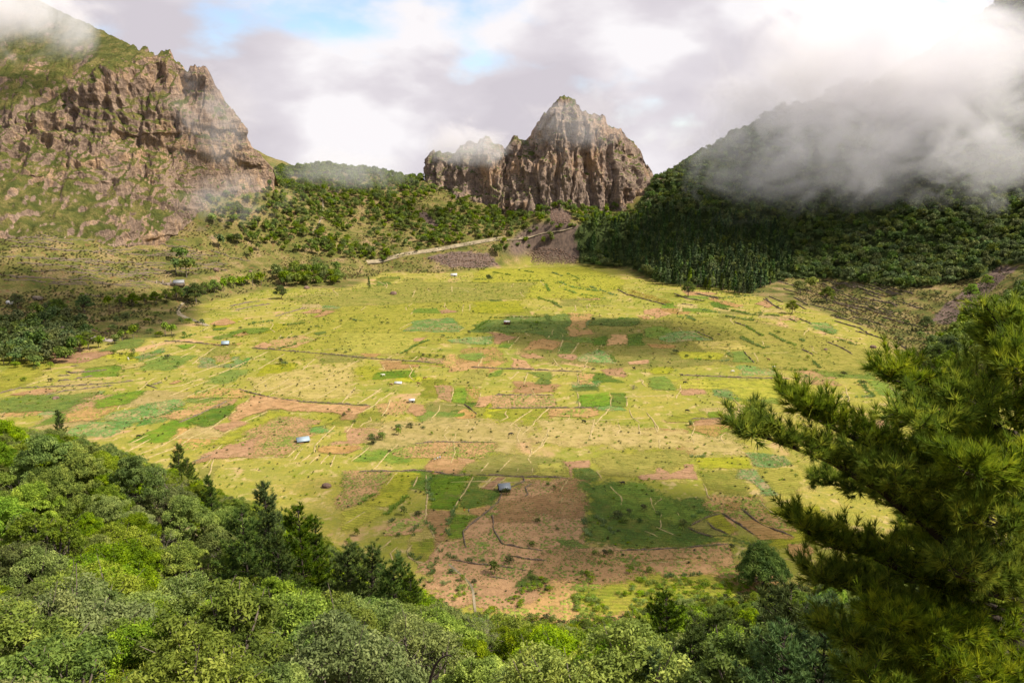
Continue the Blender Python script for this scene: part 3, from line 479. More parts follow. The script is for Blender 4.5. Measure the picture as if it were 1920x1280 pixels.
 ('soil', 6, 4, [60, 960, 330, 910, 430, 930, 300, 970]), ('yel', 6, 6, [0, 800, 150, 720, 380, 730, 200, 890, 0, 940]), ('green', 6, 7, [0, 980, 380, 950, 700, 960, 500, 1080, 0, 1100]), ('stub', 6, 5, [480, 1110, 660, 1060, 820, 1080, 740, 1150, 500, 1170]), ('green', 6, 5, [700, 1010, 900, 950, 1100, 930, 1000, 1020, 740, 1070]),
 ('blue', 6, 5, [740, 1150, 1000, 1070, 1340, 990, 1400, 1020, 1200, 1110, 990, 1180]), ('soil', 6, 3, [1270, 880, 1340, 850, 1370, 860, 1300, 885]), ('soil', 6, 5, [380, 650, 700, 640, 800, 660, 640, 720, 400, 720])]
def plot_mesh(w, xy, z):
    """a sheet of small squares clipped to the outline; tone holds the distance from the edge"""
    area = abs(0.5 * np.sum(xy[:, 0] * np.roll(xy[:, 1], -1) - np.roll(xy[:, 0], -1) * xy[:, 1]))
    w = max(1.6, min(w * 1.9, 0.3 * math.sqrt(area))); s = float(np.clip(w / 2.5, 1.1, 4.0))
    lo = xy.min(0) - w; hi = xy.max(0) + w; X, Y = np.meshgrid(np.arange(lo[0], hi[0] + s, s), np.arange(lo[1], hi[1] + s, s))
    q = np.stack([X, Y, 0 * X], -1).reshape(-1, 3); wob = min(7.0, 0.13 * math.sqrt(area))
    jx = (fbm(q / 14, 3, 8) - 0.5).reshape(X.shape) * wob * 2; jy = (fbm(q / 14 + 50, 3, 9) - 0.5).reshape(X.shape) * wob * 2
    sd = sdist(X + jx, Y + jy, xy); tone = np.clip(0.5 - sd / w, 0, 1)
    F = grid_faces(X.shape[1], X.shape[0]); keep = (tone.ravel()[F] > 0.001).any(1); F = F[keep]; used = np.unique(F); re = np.zeros(X.size, int); re[used] = np.arange(len(used))
    return Mesh().add(np.c_[X.ravel(), Y.ravel(), np.full(X.size, z)][used], re[F], tone.ravel()[used]).mesh('field_plot')
_r = np.random.default_rng(3); FILL = []
for _ in range(330):
    cx, cy = _r.uniform(-330, 420), _r.uniform(270, 1040); sx, sy = _r.uniform(6, 17), _r.uniform(8, 24); a_ = _r.normal() * 0.12 - cx * 0.0006
    q = np.array([(-1, -1), (1, -1), (1, 1), (-1, 1)]) * np.array([sx, sy]) + _r.normal(size=(4, 2)) * 3.0; q = np.stack([q[:, 0] * math.cos(a_) - q[:, 1] * math.sin(a_), q[:, 0] * math.sin(a_) + q[:, 1] * math.cos(a_)], 1) + np.array([cx, cy])
    if (sdist(q[:, 0], q[:, 1], FLOOR) > -8).any(): continue
    FILL.append((_r.choice(['olive', 'yel', 'stub', 'dry', 'green', 'blue', 'soil', 'dgreen'], p=[0.22, 0.17, 0.17, 0.10, 0.13, 0.08, 0.07, 0.06]), _r.uniform(2, 4), q))
for k, (kind, w, q) in enumerate(FILL): link('field_plot', plot_mesh(w, q, 0.012 + 0.0005 * k), FM[kind], parent=terrain)
for k, (kind, crop, w, flat) in enumerate(PLOTS):
    xy = at_floor(*px_of(crop, flat).T)[:, :2]
    link('field_plot', plot_mesh(w, xy, 0.17 + 0.0018 * k), FM[kind], parent=terrain)

# ------------------------------------------------------------------ earth bunds (parts of the ground) and dry stone walls (things)
BUNDS = {5: [(590, 990, 480, 1040, 370, 1110, 150, 1190), (470, 975, 350, 1050, 240, 1110, 80, 1165), (160, 1020, 0, 1090), (170, 1050, 0, 1140), (930, 730, 850, 810, 720, 900, 590, 990), (1130, 755, 1000, 810, 870, 860), (1060, 840, 900, 910, 720, 1010), (660, 650, 540, 700, 440, 735),
   (770, 680, 690, 730, 510, 760), (1210, 550, 1080, 580, 940, 670), (1210, 590, 1130, 660, 1030, 690), (1330, 600, 1180, 670, 1050, 730), (1560, 570, 1400, 630, 1190, 725), (1730, 460, 1600, 530, 1480, 575), (1180, 410, 1080, 470, 970, 530), (1050, 395, 900, 470), (820, 450, 650, 510, 500, 560),
   (890, 470, 760, 530, 600, 590), (1400, 450, 1300, 540), (1580, 660, 1480, 720, 1390, 760), (1710, 660, 1670, 720, 1600, 780), (1900, 670, 1800, 740, 1720, 790), (1900, 740, 1850, 800, 1720, 860), (1310, 775, 1230, 840), (1690, 930, 1640, 1000), (1550, 950, 1480, 1020, 1400, 1100, 1390, 1150),
   (1400, 910, 1300, 980), (1260, 880, 1120, 960, 1060, 1040), (1040, 990, 1010, 1030), (960, 1100, 920, 1170), (1180, 1100, 1090, 1180), (1300, 1090, 1190, 1190), (1310, 1120, 1240, 1210), (1380, 1160, 1300, 1220), (1440, 1170, 1360, 1240), (1510, 1160, 1440, 1240), (1560, 1170, 1510, 1260),
   (660, 360, 560, 430, 480, 490), (600, 350, 500, 400), (510, 345, 460, 380), (1170, 1190, 900, 1190, 750, 1220), (1600, 200, 1520, 240), (1150, 270, 1120, 310), (760, 275, 700, 310), (600, 215, 540, 250)],
 6: [(1440, 640, 1350, 680), (1400, 625, 1250, 660, 1080, 710), (1560, 855, 1430, 905, 1270, 970), (1540, 830, 1360, 890, 1200, 910), (1640, 885, 1520, 930, 1400, 970), (1430, 1215, 1350, 1270), (940, 990, 880, 1070), (200, 890, 380, 830), (150, 1040, 0, 1110), (1220, 560, 1160, 590), (980, 610, 860, 640), (700, 980, 600, 1030)],
 3: [(130, 460, 60, 500, 0, 530), (310, 690, 200, 740, 120, 790), (380, 700, 290, 760, 230, 815, 130, 860), (365, 755, 350, 820, 300, 880), (740, 795, 735, 840, 670, 900), (840, 660, 820, 780), (1050, 700, 1030, 760), (1070, 430, 1020, 510), (395, 420, 330, 460), (575, 430, 520, 475), (1340, 280, 1300, 330, 1255, 375),
   (1660, 320, 1625, 415), (1780, 330, 1725, 415), (1590, 225, 1580, 270, 1540, 300), (1330, 545, 1260, 610), (1405, 545, 1365, 640), (1555, 820, 1480, 890, 1440, 940, 1340, 1030), (1440, 830, 1340, 890, 1260, 960), (1010, 940, 960, 1010), (820, 940, 770, 1000), (1555, 970, 1550, 1040, 1500, 1110, 1390, 1190),
   (1770, 555, 1780, 640), (1775, 720, 1790, 810), (1900, 900, 1860, 1060), (380, 290, 295, 330), (550, 170, 430, 230), (560, 70, 520, 120), (780, 30, 770, 60, 820, 100), (920, 40, 905, 100), (430, 1080, 350, 1160, 240, 1280), (220, 1105, 150, 1160, 70, 1220), (250, 1000, 360, 940), (100, 670, 40, 740, 0, 780), (150, 330, 90, 380), (930, 215, 870, 255)],
 1: [(1110, 340, 1030, 430), (1275, 315, 1180, 420), (1330, 380, 1320, 430), (1440, 380, 1435, 430), (420, 425, 320, 540), (575, 445, 540, 530), (990, 450, 920, 570, 830, 710), (1140, 450, 1040, 545), (1235, 460, 1150, 530, 1110, 555), (1700, 470, 1640, 580), (1660, 600, 1650, 660), (370, 930, 310, 980), (420, 980, 370, 1030, 390, 1100),
   (550, 950, 490, 1010, 500, 1060, 560, 1095, 650, 1110), (760, 945, 700, 1040), (640, 800, 700, 920), (630, 440, 640, 600, 630, 780), (200, 710, 60, 790, 0, 820), (800, 1120, 900, 1200, 960, 1290)],
 2: [(160, 40, 120, 120, 95, 190), (320, 50, 330, 100, 310, 150), (470, 60, 480, 150), (590, 60, 620, 130), (630, 170, 625, 245), (240, 520, 330, 600, 350, 680), (550, 600, 570, 660, 610, 740), (760, 705, 780, 760), (1430, 690, 1550, 780, 1690, 825), (1370, 630, 1430, 690), (580, 820, 700, 880, 790, 910), (490, 850, 640, 920), (480, 1105, 760, 1090, 900, 1080), (640, 1200, 800, 1205, 960, 1185), (150, 410, 200, 475), (70, 420, 90, 450), (1700, 50, 1760, 150)],
 4: [(450, 1000, 430, 1140), (850, 930, 930, 1040, 940, 1090), (945, 1130, 945, 1200), (575, 900, 500, 980, 450, 1040), (580, 800, 580, 890), (695, 810, 700, 890), (330, 780, 350, 890), (120, 1050, 70, 1150, 10, 1240), (480, 450, 460, 500), (1500, 830, 1560, 890), (1000, 680, 1015, 720)]}
WALLS = {5: [(270, 320, 430, 325, 580, 340, 700, 355), (930, 375, 1100, 385, 1400, 410, 1690, 435), (820, 680, 950, 715, 1130, 755), (1130, 755, 1300, 775, 1500, 785, 1820, 805), (800, 90, 930, 60, 1070, 40), (760, 60, 900, 30, 990, 20), (1100, 135, 1330, 70), (640, 1170, 480, 1230), (380, 930, 560, 860, 740, 770)],
 6: [(0, 950, 150, 910, 450, 900, 700, 885, 900, 870, 1000, 855), (330, 970, 480, 935, 700, 910, 850, 890), (490, 785, 540, 800, 700, 785, 800, 775), (430, 820, 530, 815), (430, 855, 530, 850), (530, 745, 600, 748), (1090, 885, 1180, 915), (1120, 890, 1220, 870), (550, 845, 700, 820), (310, 425, 520, 455, 700, 480, 830, 505)],
 3: [(0, 430, 200, 450, 400, 460, 700, 485), (970, 515, 1200, 525, 1450, 535, 1800, 550), (1150, 725, 1595, 725), (540, 1090, 700, 1075, 1170, 1080), (1100, 825, 1555, 820, 1920, 820), (920, 790, 1020, 865)],
 1: [(130, 420, 420, 415, 600, 410, 850, 445, 1000, 440), (1000, 440, 1360, 455, 1700, 465), (1360, 460, 1370, 490, 1260, 540), (1200, 580, 1180, 650, 1090, 720, 1000, 790, 910, 870, 930, 990), (1430, 505, 1380, 540, 1400, 590, 1370, 610), (1130, 740, 1150, 880, 1200, 960, 1350, 990, 1520, 1010), (800, 1080, 1000, 1110, 1300, 1140), (1100, 1210, 1250, 1225), (1320, 1150, 1380, 1165), (1240, 1040, 1400, 1075, 1560, 1090)],
 2: [(1240, 690, 1350, 790, 1500, 860, 1640, 910), (980, 790, 1040, 850, 1140, 885), (1090, 730, 1220, 810, 1340, 890), (830, 840, 940, 885, 1030, 910), (330, 1010, 600, 1005, 850, 985, 1150, 965), (860, 820, 960, 765, 1080, 735)],
 4: [(630, 10, 700, 50, 1000, 130), (1050, 40, 1150, 80, 1280, 100), (1210, 45, 1430, 80), (1110, 120, 1200, 130), (1740, 75, 1800, 130, 1860, 160), (1510, 260, 1600, 290, 1700, 350), (1230, 330, 1350, 385), (1580, 480, 1655, 565), (1170, 985, 1540, 980), (1110, 655, 1500, 670, 1920, 685)],
 7: [(80, 210, 200, 240), (290, 370, 370, 400), (590, 350, 640, 370), (800, 480, 880, 510, 950, 550), (660, 520, 735, 555), (450, 240, 540, 295), (620, 230, 700, 275), (760, 180, 880, 250), (560, 180, 650, 210), (480, 225, 560, 260), (930, 110, 1050, 140), (740, 210, 830, 250), (650, 350, 720, 380), (980, 400, 1030, 430), (1190, 480, 1290, 550), (1150, 630, 1200, 670),
     (850, 90, 960, 130), (1010, 200, 1110, 240), (900, 290, 1000, 330), (1060, 150, 1180, 190), (1100, 290, 1180, 320), (600, 250, 690, 300)],
 0: [(20, 462, 120, 470, 220, 478), (10, 482, 110, 488, 200, 500), (60, 500, 170, 508, 280, 512), (200, 470, 300, 480, 380, 486), (230, 500, 300, 506), (20, 520, 120, 524, 200, 530), (395, 470, 470, 490), (0, 450, 60, 452, 140, 458), (260, 455, 340, 468), (215, 535, 285, 540), (150, 550, 230, 556)]}
REGIONS = [((0, 400, 400, 545), 'on the western terraces'), ((0, 545, 400, 690), 'by the grove at the western floor edge'), ((400, 300, 720, 530), 'on the saddle slope'), ((720, 300, 1080, 500), 'below the rock massif'), ((1080, 150, 1920, 560), 'on the misty eastern slope'),
           ((0, 690, 330, 850), 'in the western meadows'), ((330, 520, 640, 690), 'in the north western plots'), ((330, 690, 640, 900), 'in the striped dry meadow'), ((640, 490, 930, 700), 'in the northern plots'), ((930, 490, 1240, 700), 'around the central dark green plots'),
           ((640, 690, 960, 880), 'in the middle meadow'), ((960, 690, 1240, 880), 'in the straw coloured pasture'), ((1240, 545, 1480, 700), 'in the north eastern plots'), ((1480, 540, 1920, 760), 'on the eastern terraces'), ((1240, 700, 1920, 880), 'in the bright yellow meadow'),
           ((560, 880, 900, 1180), 'by the green strips near the hut'), ((900, 880, 1110, 1180), 'on the big ploughed field'), ((1110, 880, 1560, 1180), 'in the dark green southern plots')]
def region(px, py):
    for (a, b, c, d), t in REGIONS:
        if a <= px < c and b <= py < d: return t
    return 'on the wooded southern slope'
NTH = ['first', 'second', 'third', 'fourth', 'fifth', 'sixth', 'seventh', 'eighth', 'ninth', 'tenth', 'eleventh', 'twelfth', 'thirteenth', 'fourteenth', 'fifteenth', 'sixteenth', 'seventeenth', 'eighteenth', 'nineteenth', 'twentieth']
def nth(k): return NTH[k] if k < 20 else ('twenty-' + NTH[k - 20] if k < 29 else '%dth' % (k + 1))
PENDING = []          # (object, look, pixel) labelled together at the end
def later(o, look, px, py, cat, group=None):
    o['category'] = cat
    if group: o['group'] = group
    PENDING.append((o, look, float(px), float(py)))
def mound(pts3, width, height, seed, rough=0.25, step=2.0):
    P = []
    for a in range(len(pts3) - 1):
        k = max(1, int(np.linalg.norm(pts3[a + 1] - pts3[a]) / step))
        for t in range(k): P.append(pts3[a] + (pts3[a + 1] - pts3[a]) * t / k)
    P.append(pts3[-1]); P = np.array(P)
    if len(P) < 3: P = np.array([P[0], P.mean(0), P[-1]])
    nz_ = fbm(P / 7.0, 3, seed)[:, None]; t = np.gradient(P, axis=0)[:, :2]; t /= np.linalg.norm(t, axis=1)[:, None] + 1e-9; n = np.stack([-t[:, 1], t[:, 0]], 1)
    P[:, :2] += n * (nz_ - 0.5) * 1.5
    r = np.random.default_rng(seed); m_ = len(P)
    taper = np.minimum(1, np.minimum(np.arange(m_), np.arange(m_)[::-1]) / 2.0 + 0.35)
    w = width * (0.6 + 0.8 * nz_[:, 0]) * taper; hh = height * (1 + rough * r.uniform(-1, 1, m_)) * taper
    zb = ground(P[:, 0], P[:, 1])
    rows = []
    for s, q in ((-1, 0), (-0.62, 0.8), (0, 1.0), (0.62, 0.8), (1, 0)):
        jit = r.uniform(-0.12, 0.12, (m_, 1)) * width
        rows.append(np.c_[P[:, :2] + n * (s * w[:, None] * 0.5 + jit), zb + hh * q - 0.15 * (q == 0) + 0.0])
    G = np.stack(rows, 1); return Mesh().add(G.reshape(-1, 3), grid_faces(5, m_))
m = NT('dry_grass_bund'); P_ = m.pos(); f = m.noise(P_, 0.5, 5, 0.65)
MAT_BUND = m.bsdf(m.ramp(f, [(0.3, (0.17, 0.155, 0.045)), (0.48, (0.30, 0.235, 0.10)), (0.65, (0.41, 0.30, 0.16))]), 0.95, m.bump(f, 0.5, 0.4), spec=0.05)
m = NT('dry_stone_wall'); P_ = m.pos(); f = m.noise(P_, 1.3, 4, 0.7); g = m.n('ShaderNodeTexVoronoi', {'Vector': P_, 'Scale': 2.2}).outputs['Distance']
MAT_WALL = m.bsdf(m.mix(m.rng(m.noise(P_, 0.15, 4), 0.5, 0.65, 0, 0.7), m.ramp(f, [(0.3, (0.075, 0.055, 0.04)), (0.5, (0.16, 0.12, 0.085)), (0.7, (0.26, 0.20, 0.14))]), (0.13, 0.14, 0.04)), 0.95, m.bump(g, 0.8, 0.4), spec=0.05)
sd_ = 100
for crop, L in BUNDS.items():
    for flat in L:
        pp = px_of(crop, flat); sd_ += 1
        dist = np.linalg.norm(at_floor(*pp.mean(0))); link('earth_bund', mound(at_floor(*pp.T), 0.5 + dist * 0.0012, 0.3, sd_).mesh('earth_bund', True), MAT_BUND, parent=terrain)
for _ in range(150):
    cx, cy = _r.uniform(-300, 380), _r.uniform(290, 1000); a_ = math.pi / 2 - cx * 0.0009 + _r.normal() * 0.16 if _r.uniform() < 0.75 else _r.normal() * 0.12; L_ = _r.uniform(7, 24); dv = np.array([math.cos(a_), math.sin(a_), 0])
    p = np.array([cx, cy, 0]) + np.array([-L_, -L_ * 0.3, L_ * 0.4, L_])[:, None] * dv + np.c_[_r.normal(size=(4, 2)) * 1.2, np.zeros(4)]; sd_ += 1
    if (sdist(p[:, 0], p[:, 1], FLOOR) > -6).any() or inpoly(*project(np.array([cx, cy, 0.]))[:2], px_of(1, PLOTS[11][3])): continue
    link('earth_bund', mound(p, 0.4 + cy * 0.0012, 0.28, sd_).mesh('earth_bund', True), MAT_BUND, parent=terrain)
for _ in range(46):
    x_, y_ = _r.uniform(1490, 1720), _r.uniform(530, 650); w_ = _r.uniform(16, 34)
    if inpoly(np.array([x_]), np.array([y_]), [(1480, 525), (1560, 525), (1700, 545), (1740, 640), (1660, 640), (1500, 575)])[0]: WALLS[0].append((x_ - w_, y_ - w_ * 0.26, x_, y_ + _r.normal() * 1.2, x_ + w_, y_ + w_ * 0.3))
for _ in range(44):
    x_, y_ = _r.uniform(10, 400), _r.uniform(442, 545); w_ = _r.uniform(22, 60)
    if inpoly(np.array([x_]), np.array([y_]), [(0, 440), (330, 445), (420, 480), (380, 520), (200, 545), (0, 560)])[0]: WALLS[0].append((x_ - w_, y_ - w_ * 0.03, x_ - w_ * 0.3, y_ + _r.normal(), x_ + w_ * 0.4, y_ + _r.normal(), x_ + w_, y_ + w_ * 0.08))
for crop, L in WALLS.items():
    for flat in L:
        pp = px_of(crop, flat); sd_ += 1; g3 = at_ground(*pp.T); c_ = pp.mean(0)
        if np.isnan(g3).any(): continue
        L_ = np.hypot(*(pp[-1] - pp[0])); dist = np.linalg.norm(g3.mean(0))
        o = link('stone_wall', mound(g3, 0.45 + dist * 0.0007, 0.55 + dist * 0.0006, sd_, 0.5, 1.5).mesh('stone_wall'), MAT_WALL)
        o['kind'] = 'thing'; later(o, ('long ' if L_ > 60 else 'short ') + 'low dark stone wall', c_[0], c_[1], 'stone wall', 'dry stone walls between the fields')

# ------------------------------------------------------------------ foliage materials
def leaf_mat(name, dark, mid_, light, tr=0.35, hue=0.03, var=1.0):
    m = NT(name); rnd = m.objrand(); t = m.math('ADD', m.math('MULTIPLY', m.attr('tone'), 0.75), m.math('MULTIPLY', m.noise(m.obj(), 0.9, 3), 0.25))
    c = m.ramp(t, [(0.15, dark), (0.5, mid_), (0.85, light)])
    c = m.hsv(c, m.math('ADD', m.math('MULTIPLY', rnd, hue), 0.5 - hue / 2), m.math('ADD', m.math('MULTIPLY', m.math('FRACT', m.math('MULTIPLY', rnd, 5.7)), 0.35 * var), 1 - 0.18 * var), m.math('ADD', m.math('MULTIPLY', m.math('FRACT', m.math('MULTIPLY', rnd, 9.3)), 0.55 * var), 1 - 0.28 * var))
    return m.bsdf(c, 0.7, spec=0.2, transl=(c, tr))
LEAF = {'fresh': leaf_mat('fresh_green_leaves', (0.12, 0.19, 0.012), (0.26, 0.355, 0.026), (0.395, 0.475, 0.043)),
        'grey': leaf_mat('grey_green_leaves', (0.13, 0.17, 0.028), (0.235, 0.28, 0.048), (0.345, 0.375, 0.078)),
        'lime': leaf_mat('yellow_green_leaves', (0.135, 0.195, 0.013), (0.27, 0.335, 0.023), (0.375, 0.42, 0.038)),
        'deep': leaf_mat('deep_green_leaves', (0.068, 0.10, 0.025), (0.135, 0.18, 0.042), (0.23, 0.265, 0.066), 0.35, 0.06),
        'mid': leaf_mat('middle_green_leaves', (0.09, 0.135, 0.015), (0.18, 0.24, 0.026), (0.285, 0.335, 0.046), 0.4),
        'pine': leaf_mat('pine_needles', (0.03, 0.058, 0.009), (0.07, 0.115, 0.014), (0.15, 0.19, 0.02), 0.3, 0.02),
        'dpine': leaf_mat('dark_pine_needles', (0.04, 0.068, 0.02), (0.085, 0.13, 0.034), (0.15, 0.195, 0.05), 0.3, 0.05),
        'cane': leaf_mat('cane_leaves', (0.12, 0.19, 0.04), (0.21, 0.30, 0.07), (0.32, 0.40, 0.12), 0.45),
        'gorse': leaf_mat('yellow_flowering_leaves', (0.16, 0.15, 0.02), (0.38, 0.28, 0.02), (0.5, 0.36, 0.03)),
        'scrub': leaf_mat('scrub_leaves', (0.05, 0.06, 0.018), (0.095, 0.105, 0.03), (0.15, 0.15, 0.05), 0.25),
        'rust': leaf_mat('rusty_scrub_leaves', (0.07, 0.05, 0.022), (0.135, 0.09, 0.035), (0.19, 0.15, 0.05), 0.2)}
MAT_BARK = plain('grey_brown_bark', (0.15, 0.12, 0.095), 0.9, 0.1, 0.35, 3.0)
MAT_PBARK = plain('dark_pine_bark', (0.055, 0.042, 0.034), 0.95, 0.1, 0.4, 4.0)
MAT_TWIG = plain('dead_twig_bark', (0.24, 0.20, 0.16), 0.9, 0.1, 0.3, 3.0)

def quads_at(c, size, r, up=0.5, outward=None, asp=0.6):
    """leaf-sized rhombi at points c"""
    n = len(c); nr = r.normal(size=(n, 3)); nr[:, 2] += up
    if outward is not None: nr += outward
    nr /= np.linalg.norm(nr, axis=1)[:, None]; t = np.cross(nr, r.normal(size=(n, 3))); t /= np.linalg.norm(t, axis=1)[:, None] + 1e-9; b = np.cross(nr, t)
    s = (size * r.uniform(0.65, 1.3, n))[:, None]
    v = np.stack([c - t * s * 0.5, c + b * s * asp * 0.5 + nr * s * 0.08, c + t * s * 0.5, c - b * s * asp * 0.5 + nr * s * 0.08], 1)
    i = np.arange(n)[:, None] * 4 + np.arange(4)[None]
    return v.reshape(-1, 3), i
def broadleaf(seed, H, Rw, lobes, per, leaf, flat=0.75, gap=0.42, bole=0.3):
    r = np.random.default_rng(seed); wood = Mesh(); crown = Mesh()
    base = np.array([0, 0, H * bole]); top = []
    for k in range(lobes):
        a = k * 2.399 + r.uniform(-0.4, 0.4); q = math.sqrt((k + 0.4) / lobes); rad = Rw * q * 0.8
        z = H * (0.93 - (1 - bole) * 0.6 * q ** 1.8) - r.uniform(0, 0.26) * H
        top.append((np.array([rad * math.cos(a), rad * math.sin(a), z]), Rw * r.uniform(0.17, 0.33)))
    lean = r.normal(size=2) * 0.06 * H; tp = np.array([[0, 0, -1.2], [lean[0] * 0.3, lean[1] * 0.3, H * bole * 0.5], [lean[0], lean[1], H * bole]])
    wood.add(*tube(tp, [H * 0.032, H * 0.026, H * 0.021], 7))
    for c, rr in top:
        mid = tp[-1] + (c - tp[-1]) * 0.5 + r.normal(size=3) * 0.3; mid[2] -= 0.1 * H * 0.5
        wood.add(*tube([tp[-1], mid, c], [H * 0.013, H * 0.009, H * 0.004], 5))
        for _ in range(3):
            e_ = c + r.normal(size=3) * rr * 0.6; wood.add(*tube([c * 0.6 + mid * 0.4, e_], [H * 0.005, H * 0.002], 4))
        d = r.normal(size=(per, 3)); d /= np.linalg.norm(d, axis=1)[:, None]; d[:, 2] = np.where(d[:, 2] < -0.35, -d[:, 2] * 0.5, d[:, 2])
        sh = r.uniform(0.55, 1.08, per) ** 0.6
        p = c + d * (rr * sh)[:, None] * np.array([1, 1, flat])
        keep = fbm(p / (Rw * 0.17) + seed, 2, seed) > gap; p = p[keep]; d = d[keep]
        v, f = quads_at(p, leaf * 1.15, r, 0.5, d * 0.9, 0.42)
        tone = np.clip(fbm(p / (Rw * 0.22), 2, seed + 5) * 1.5 - 0.45 + r.uniform(-0.2, 0.2, len(p)), 0, 1)
        crown.add(v, f, np.repeat(tone, 4))
    return wood.mesh('trunk', True), crown.mesh('crown')
def small_tree(seed, H, Rw, n, leaf, shape='round'):
    """far tree of leaf clumps: lobed dome or tapering conifer"""
    r = np.random.default_rng(seed); crown = Mesh(); wood = Mesh()
    if shape == 'round':
        L = r.normal(size=(7, 3)); L /= np.linalg.norm(L, axis=1)[:, None]; L *= np.array([Rw * 0.55, Rw * 0.55, H * 0.2]); L[:, 2] += H * 0.58; L = np.concatenate([L, [[0, 0, H * 0.66]]])
        k = r.integers(0, 8, n); d = r.normal(size=(n, 3)); d /= np.linalg.norm(d, axis=1)[:, None]; d[:, 2] = np.abs(d[:, 2]) * 1.0 - 0.25 * (r.uniform(size=n) < 0.4)
        p = L[k] + d * np.array([Rw * 0.5, Rw * 0.5, H * 0.25]) * r.uniform(0.7, 1.05, n)[:, None]
    else:
        t = r.uniform(0.02, 1, n) ** 0.8; a = r.uniform(0, 2 * math.pi, n); lay = 0.75 + 0.25 * np.sin(t * 34 + a * 0.3)
        rad = Rw * (1 - t) ** 0.75 * lay * r.uniform(0.55, 1.0, n) + 0.15; p = np.stack([rad * np.cos(a), rad * np.sin(a), H * (0.1 + 0.9 * t) - rad * 0.12], 1); d = np.stack([np.cos(a), np.sin(a), 0.5 + 0 * a], 1)
    v, f = quads_at(p, leaf, r, 0.4, d, 0.75); tone = np.clip(fbm(p / (Rw * 0.4), 2, seed) * 1.5 - 0.4 + r.uniform(-0.2, 0.2, n), 0, 1)
    crown.add(v, f, np.repeat(tone, 4)); wood.add(*tube([[0, 0, -1], [0, 0, H * 0.35], [0.1, 0, H * 0.6]], [H * 0.03, H * 0.022, H * 0.01], 5))
    return wood.mesh('trunk', True), crown.mesh('crown')
def needle_tufts(p, d, n, length, width, r, spread=0.75):
    """needle sprays: n thin blades per tuft at p pointing about d"""
    k = len(p); P = np.repeat(p, n, 0); D = np.repeat(d, n, 0); v = D + r.normal(size=(k * n, 3)) * spread; v /= np.linalg.norm(v, axis=1)[:, None]
    s = np.cross(v, r.normal(size=(k * n, 3))); s /= np.linalg.norm(s, axis=1)[:, None] + 1e-9; L = (length * r.uniform(0.65, 1.15, k * n))[:, None]
    V = np.stack([P - s * width * 0.5, P + s * width * 0.5, P + v * L], 1).reshape(-1, 3)
    return V, np.arange(k * n * 3).reshape(-1, 3)
def pine(seed, H, Rw, whorls, needles, length, width):
    r = np.random.default_rng(seed); wood = Mesh(); crown = Mesh()
    bend = r.normal(size=2) * 0.02 * H; tz = np.linspace(-1, H, 8); tp = np.c_[bend[0] * (tz / H) ** 2, bend[1] * (tz / H) ** 2, tz]
    wood.add(*tube(tp, np.linspace(H * 0.018, 0.02, 8), 7))
    for w in range(whorls):
        t = 0.12 + 0.86 * (w + r.uniform(0, 0.6)) / whorls; z = H * t
        L0 = Rw * (1 - t) ** 0.7 * (0.75 + 0.5 * r.uniform()) + 0.25
        for b in range(r.integers(3, 6)):
            a = r.uniform(0, 2 * math.pi); L = L0 * r.uniform(0.6, 1.15); o = np.array([np.interp(z, tz, tp[:, 0]), np.interp(z, tz, tp[:, 1]), z]); d = np.array([math.cos(a), math.sin(a), 0.15 + 0.5 * t])
            s = np.linspace(0, 1, 5); path = o + d * L * s[:, None] + np.array([0, 0, 1]) * (L * 0.28 * s ** 2)[:, None]
            wood.add(*tube(path, np.linspace(0.05, 0.012, 5) * H / 12, 4))
            k = max(4, int(L * 7.5)); q = r.uniform(0.25, 1.0, k); pt = o + d * L * q[:, None] + np.array([0, 0, 1]) * (L * 0.28 * q ** 2)[:, None]
            side = np.cross(d, [0, 0, 1]); off = side * (r.uniform(-1, 1, k) * (1.15 - q) * L * 0.42)[:, None]; pt = pt + off; dd = d * 0.5 + off / (np.linalg.norm(off, axis=1)[:, None] + 0.1) * 0.4 + np.array([0, 0, 0.75])
            dd /= np.linalg.norm(dd, axis=1)[:, None]
            V, F = needle_tufts(pt, dd, needles, length, width, r); crown.add(V, F, np.repeat(np.clip(r.uniform(0, 0.75, k) + 0.25 * q, 0, 1), needles * 3))
    return wood.mesh('trunk', True), crown.mesh('crown')
def twig_bush(seed, H, n0=7):
    r = np.random.default_rng(seed); wood = Mesh()
    def grow(p, d, L, rad, lvl):
        q = p + d * L + r.normal(size=3) * L * 0.1; wood.add(*tube([p, (p + q) / 2 + r.normal(size=3) * L * 0.07, q], [rad, rad * 0.8, rad * 0.55], 3))
        if lvl < 4:
            for _ in range(r.integers(2, 4)):
                e_ = d + r.normal(size=3) * 0.55; e_[2] += 0.12; e_ /= np.linalg.norm(e_); grow(q, e_, L * r.uniform(0.6, 0.85), rad * 0.6, lvl + 1)
    for k in range(n0):
        d = r.normal(size=3) * 0.5; d[2] = 1; grow(np.array([0, 0, -0.3]), d / np.linalg.norm(d), H * 0.3, H * 0.012, 0)
    return wood.mesh('branch', True)
def tuft_mesh(seed, H, Rw, n, w):
    """upright cane / maize tuft"""
    r = np.random.default_rng(seed); a = r.uniform(0, 6.28, n); q = np.sqrt(r.uniform(0, 1, n)) * Rw; p = np.stack([q * np.cos(a), q * np.sin(a), r.uniform(0, 0.35, n) * H], 1)
    d = np.stack([np.cos(a) * 0.45, np.sin(a) * 0.45, np.ones(n)], 1) + r.normal(size=(n, 3)) * 0.22; d /= np.linalg.norm(d, axis=1)[:, None]; s = np.cross(d, r.normal(size=(n, 3))); s /= np.linalg.norm(s, axis=1)[:, None]
    L = (H * r.uniform(0.4, 0.8, n))[:, None]; V = np.stack([p - s * w / 2, p + s * w / 2, p + d * L * 0.7 + s * w / 2, p + d * L], 1)
    return V.reshape(-1, 3), np.arange(n * 4).reshape(-1, 4), np.repeat(r.uniform(0, 1, n), 4)

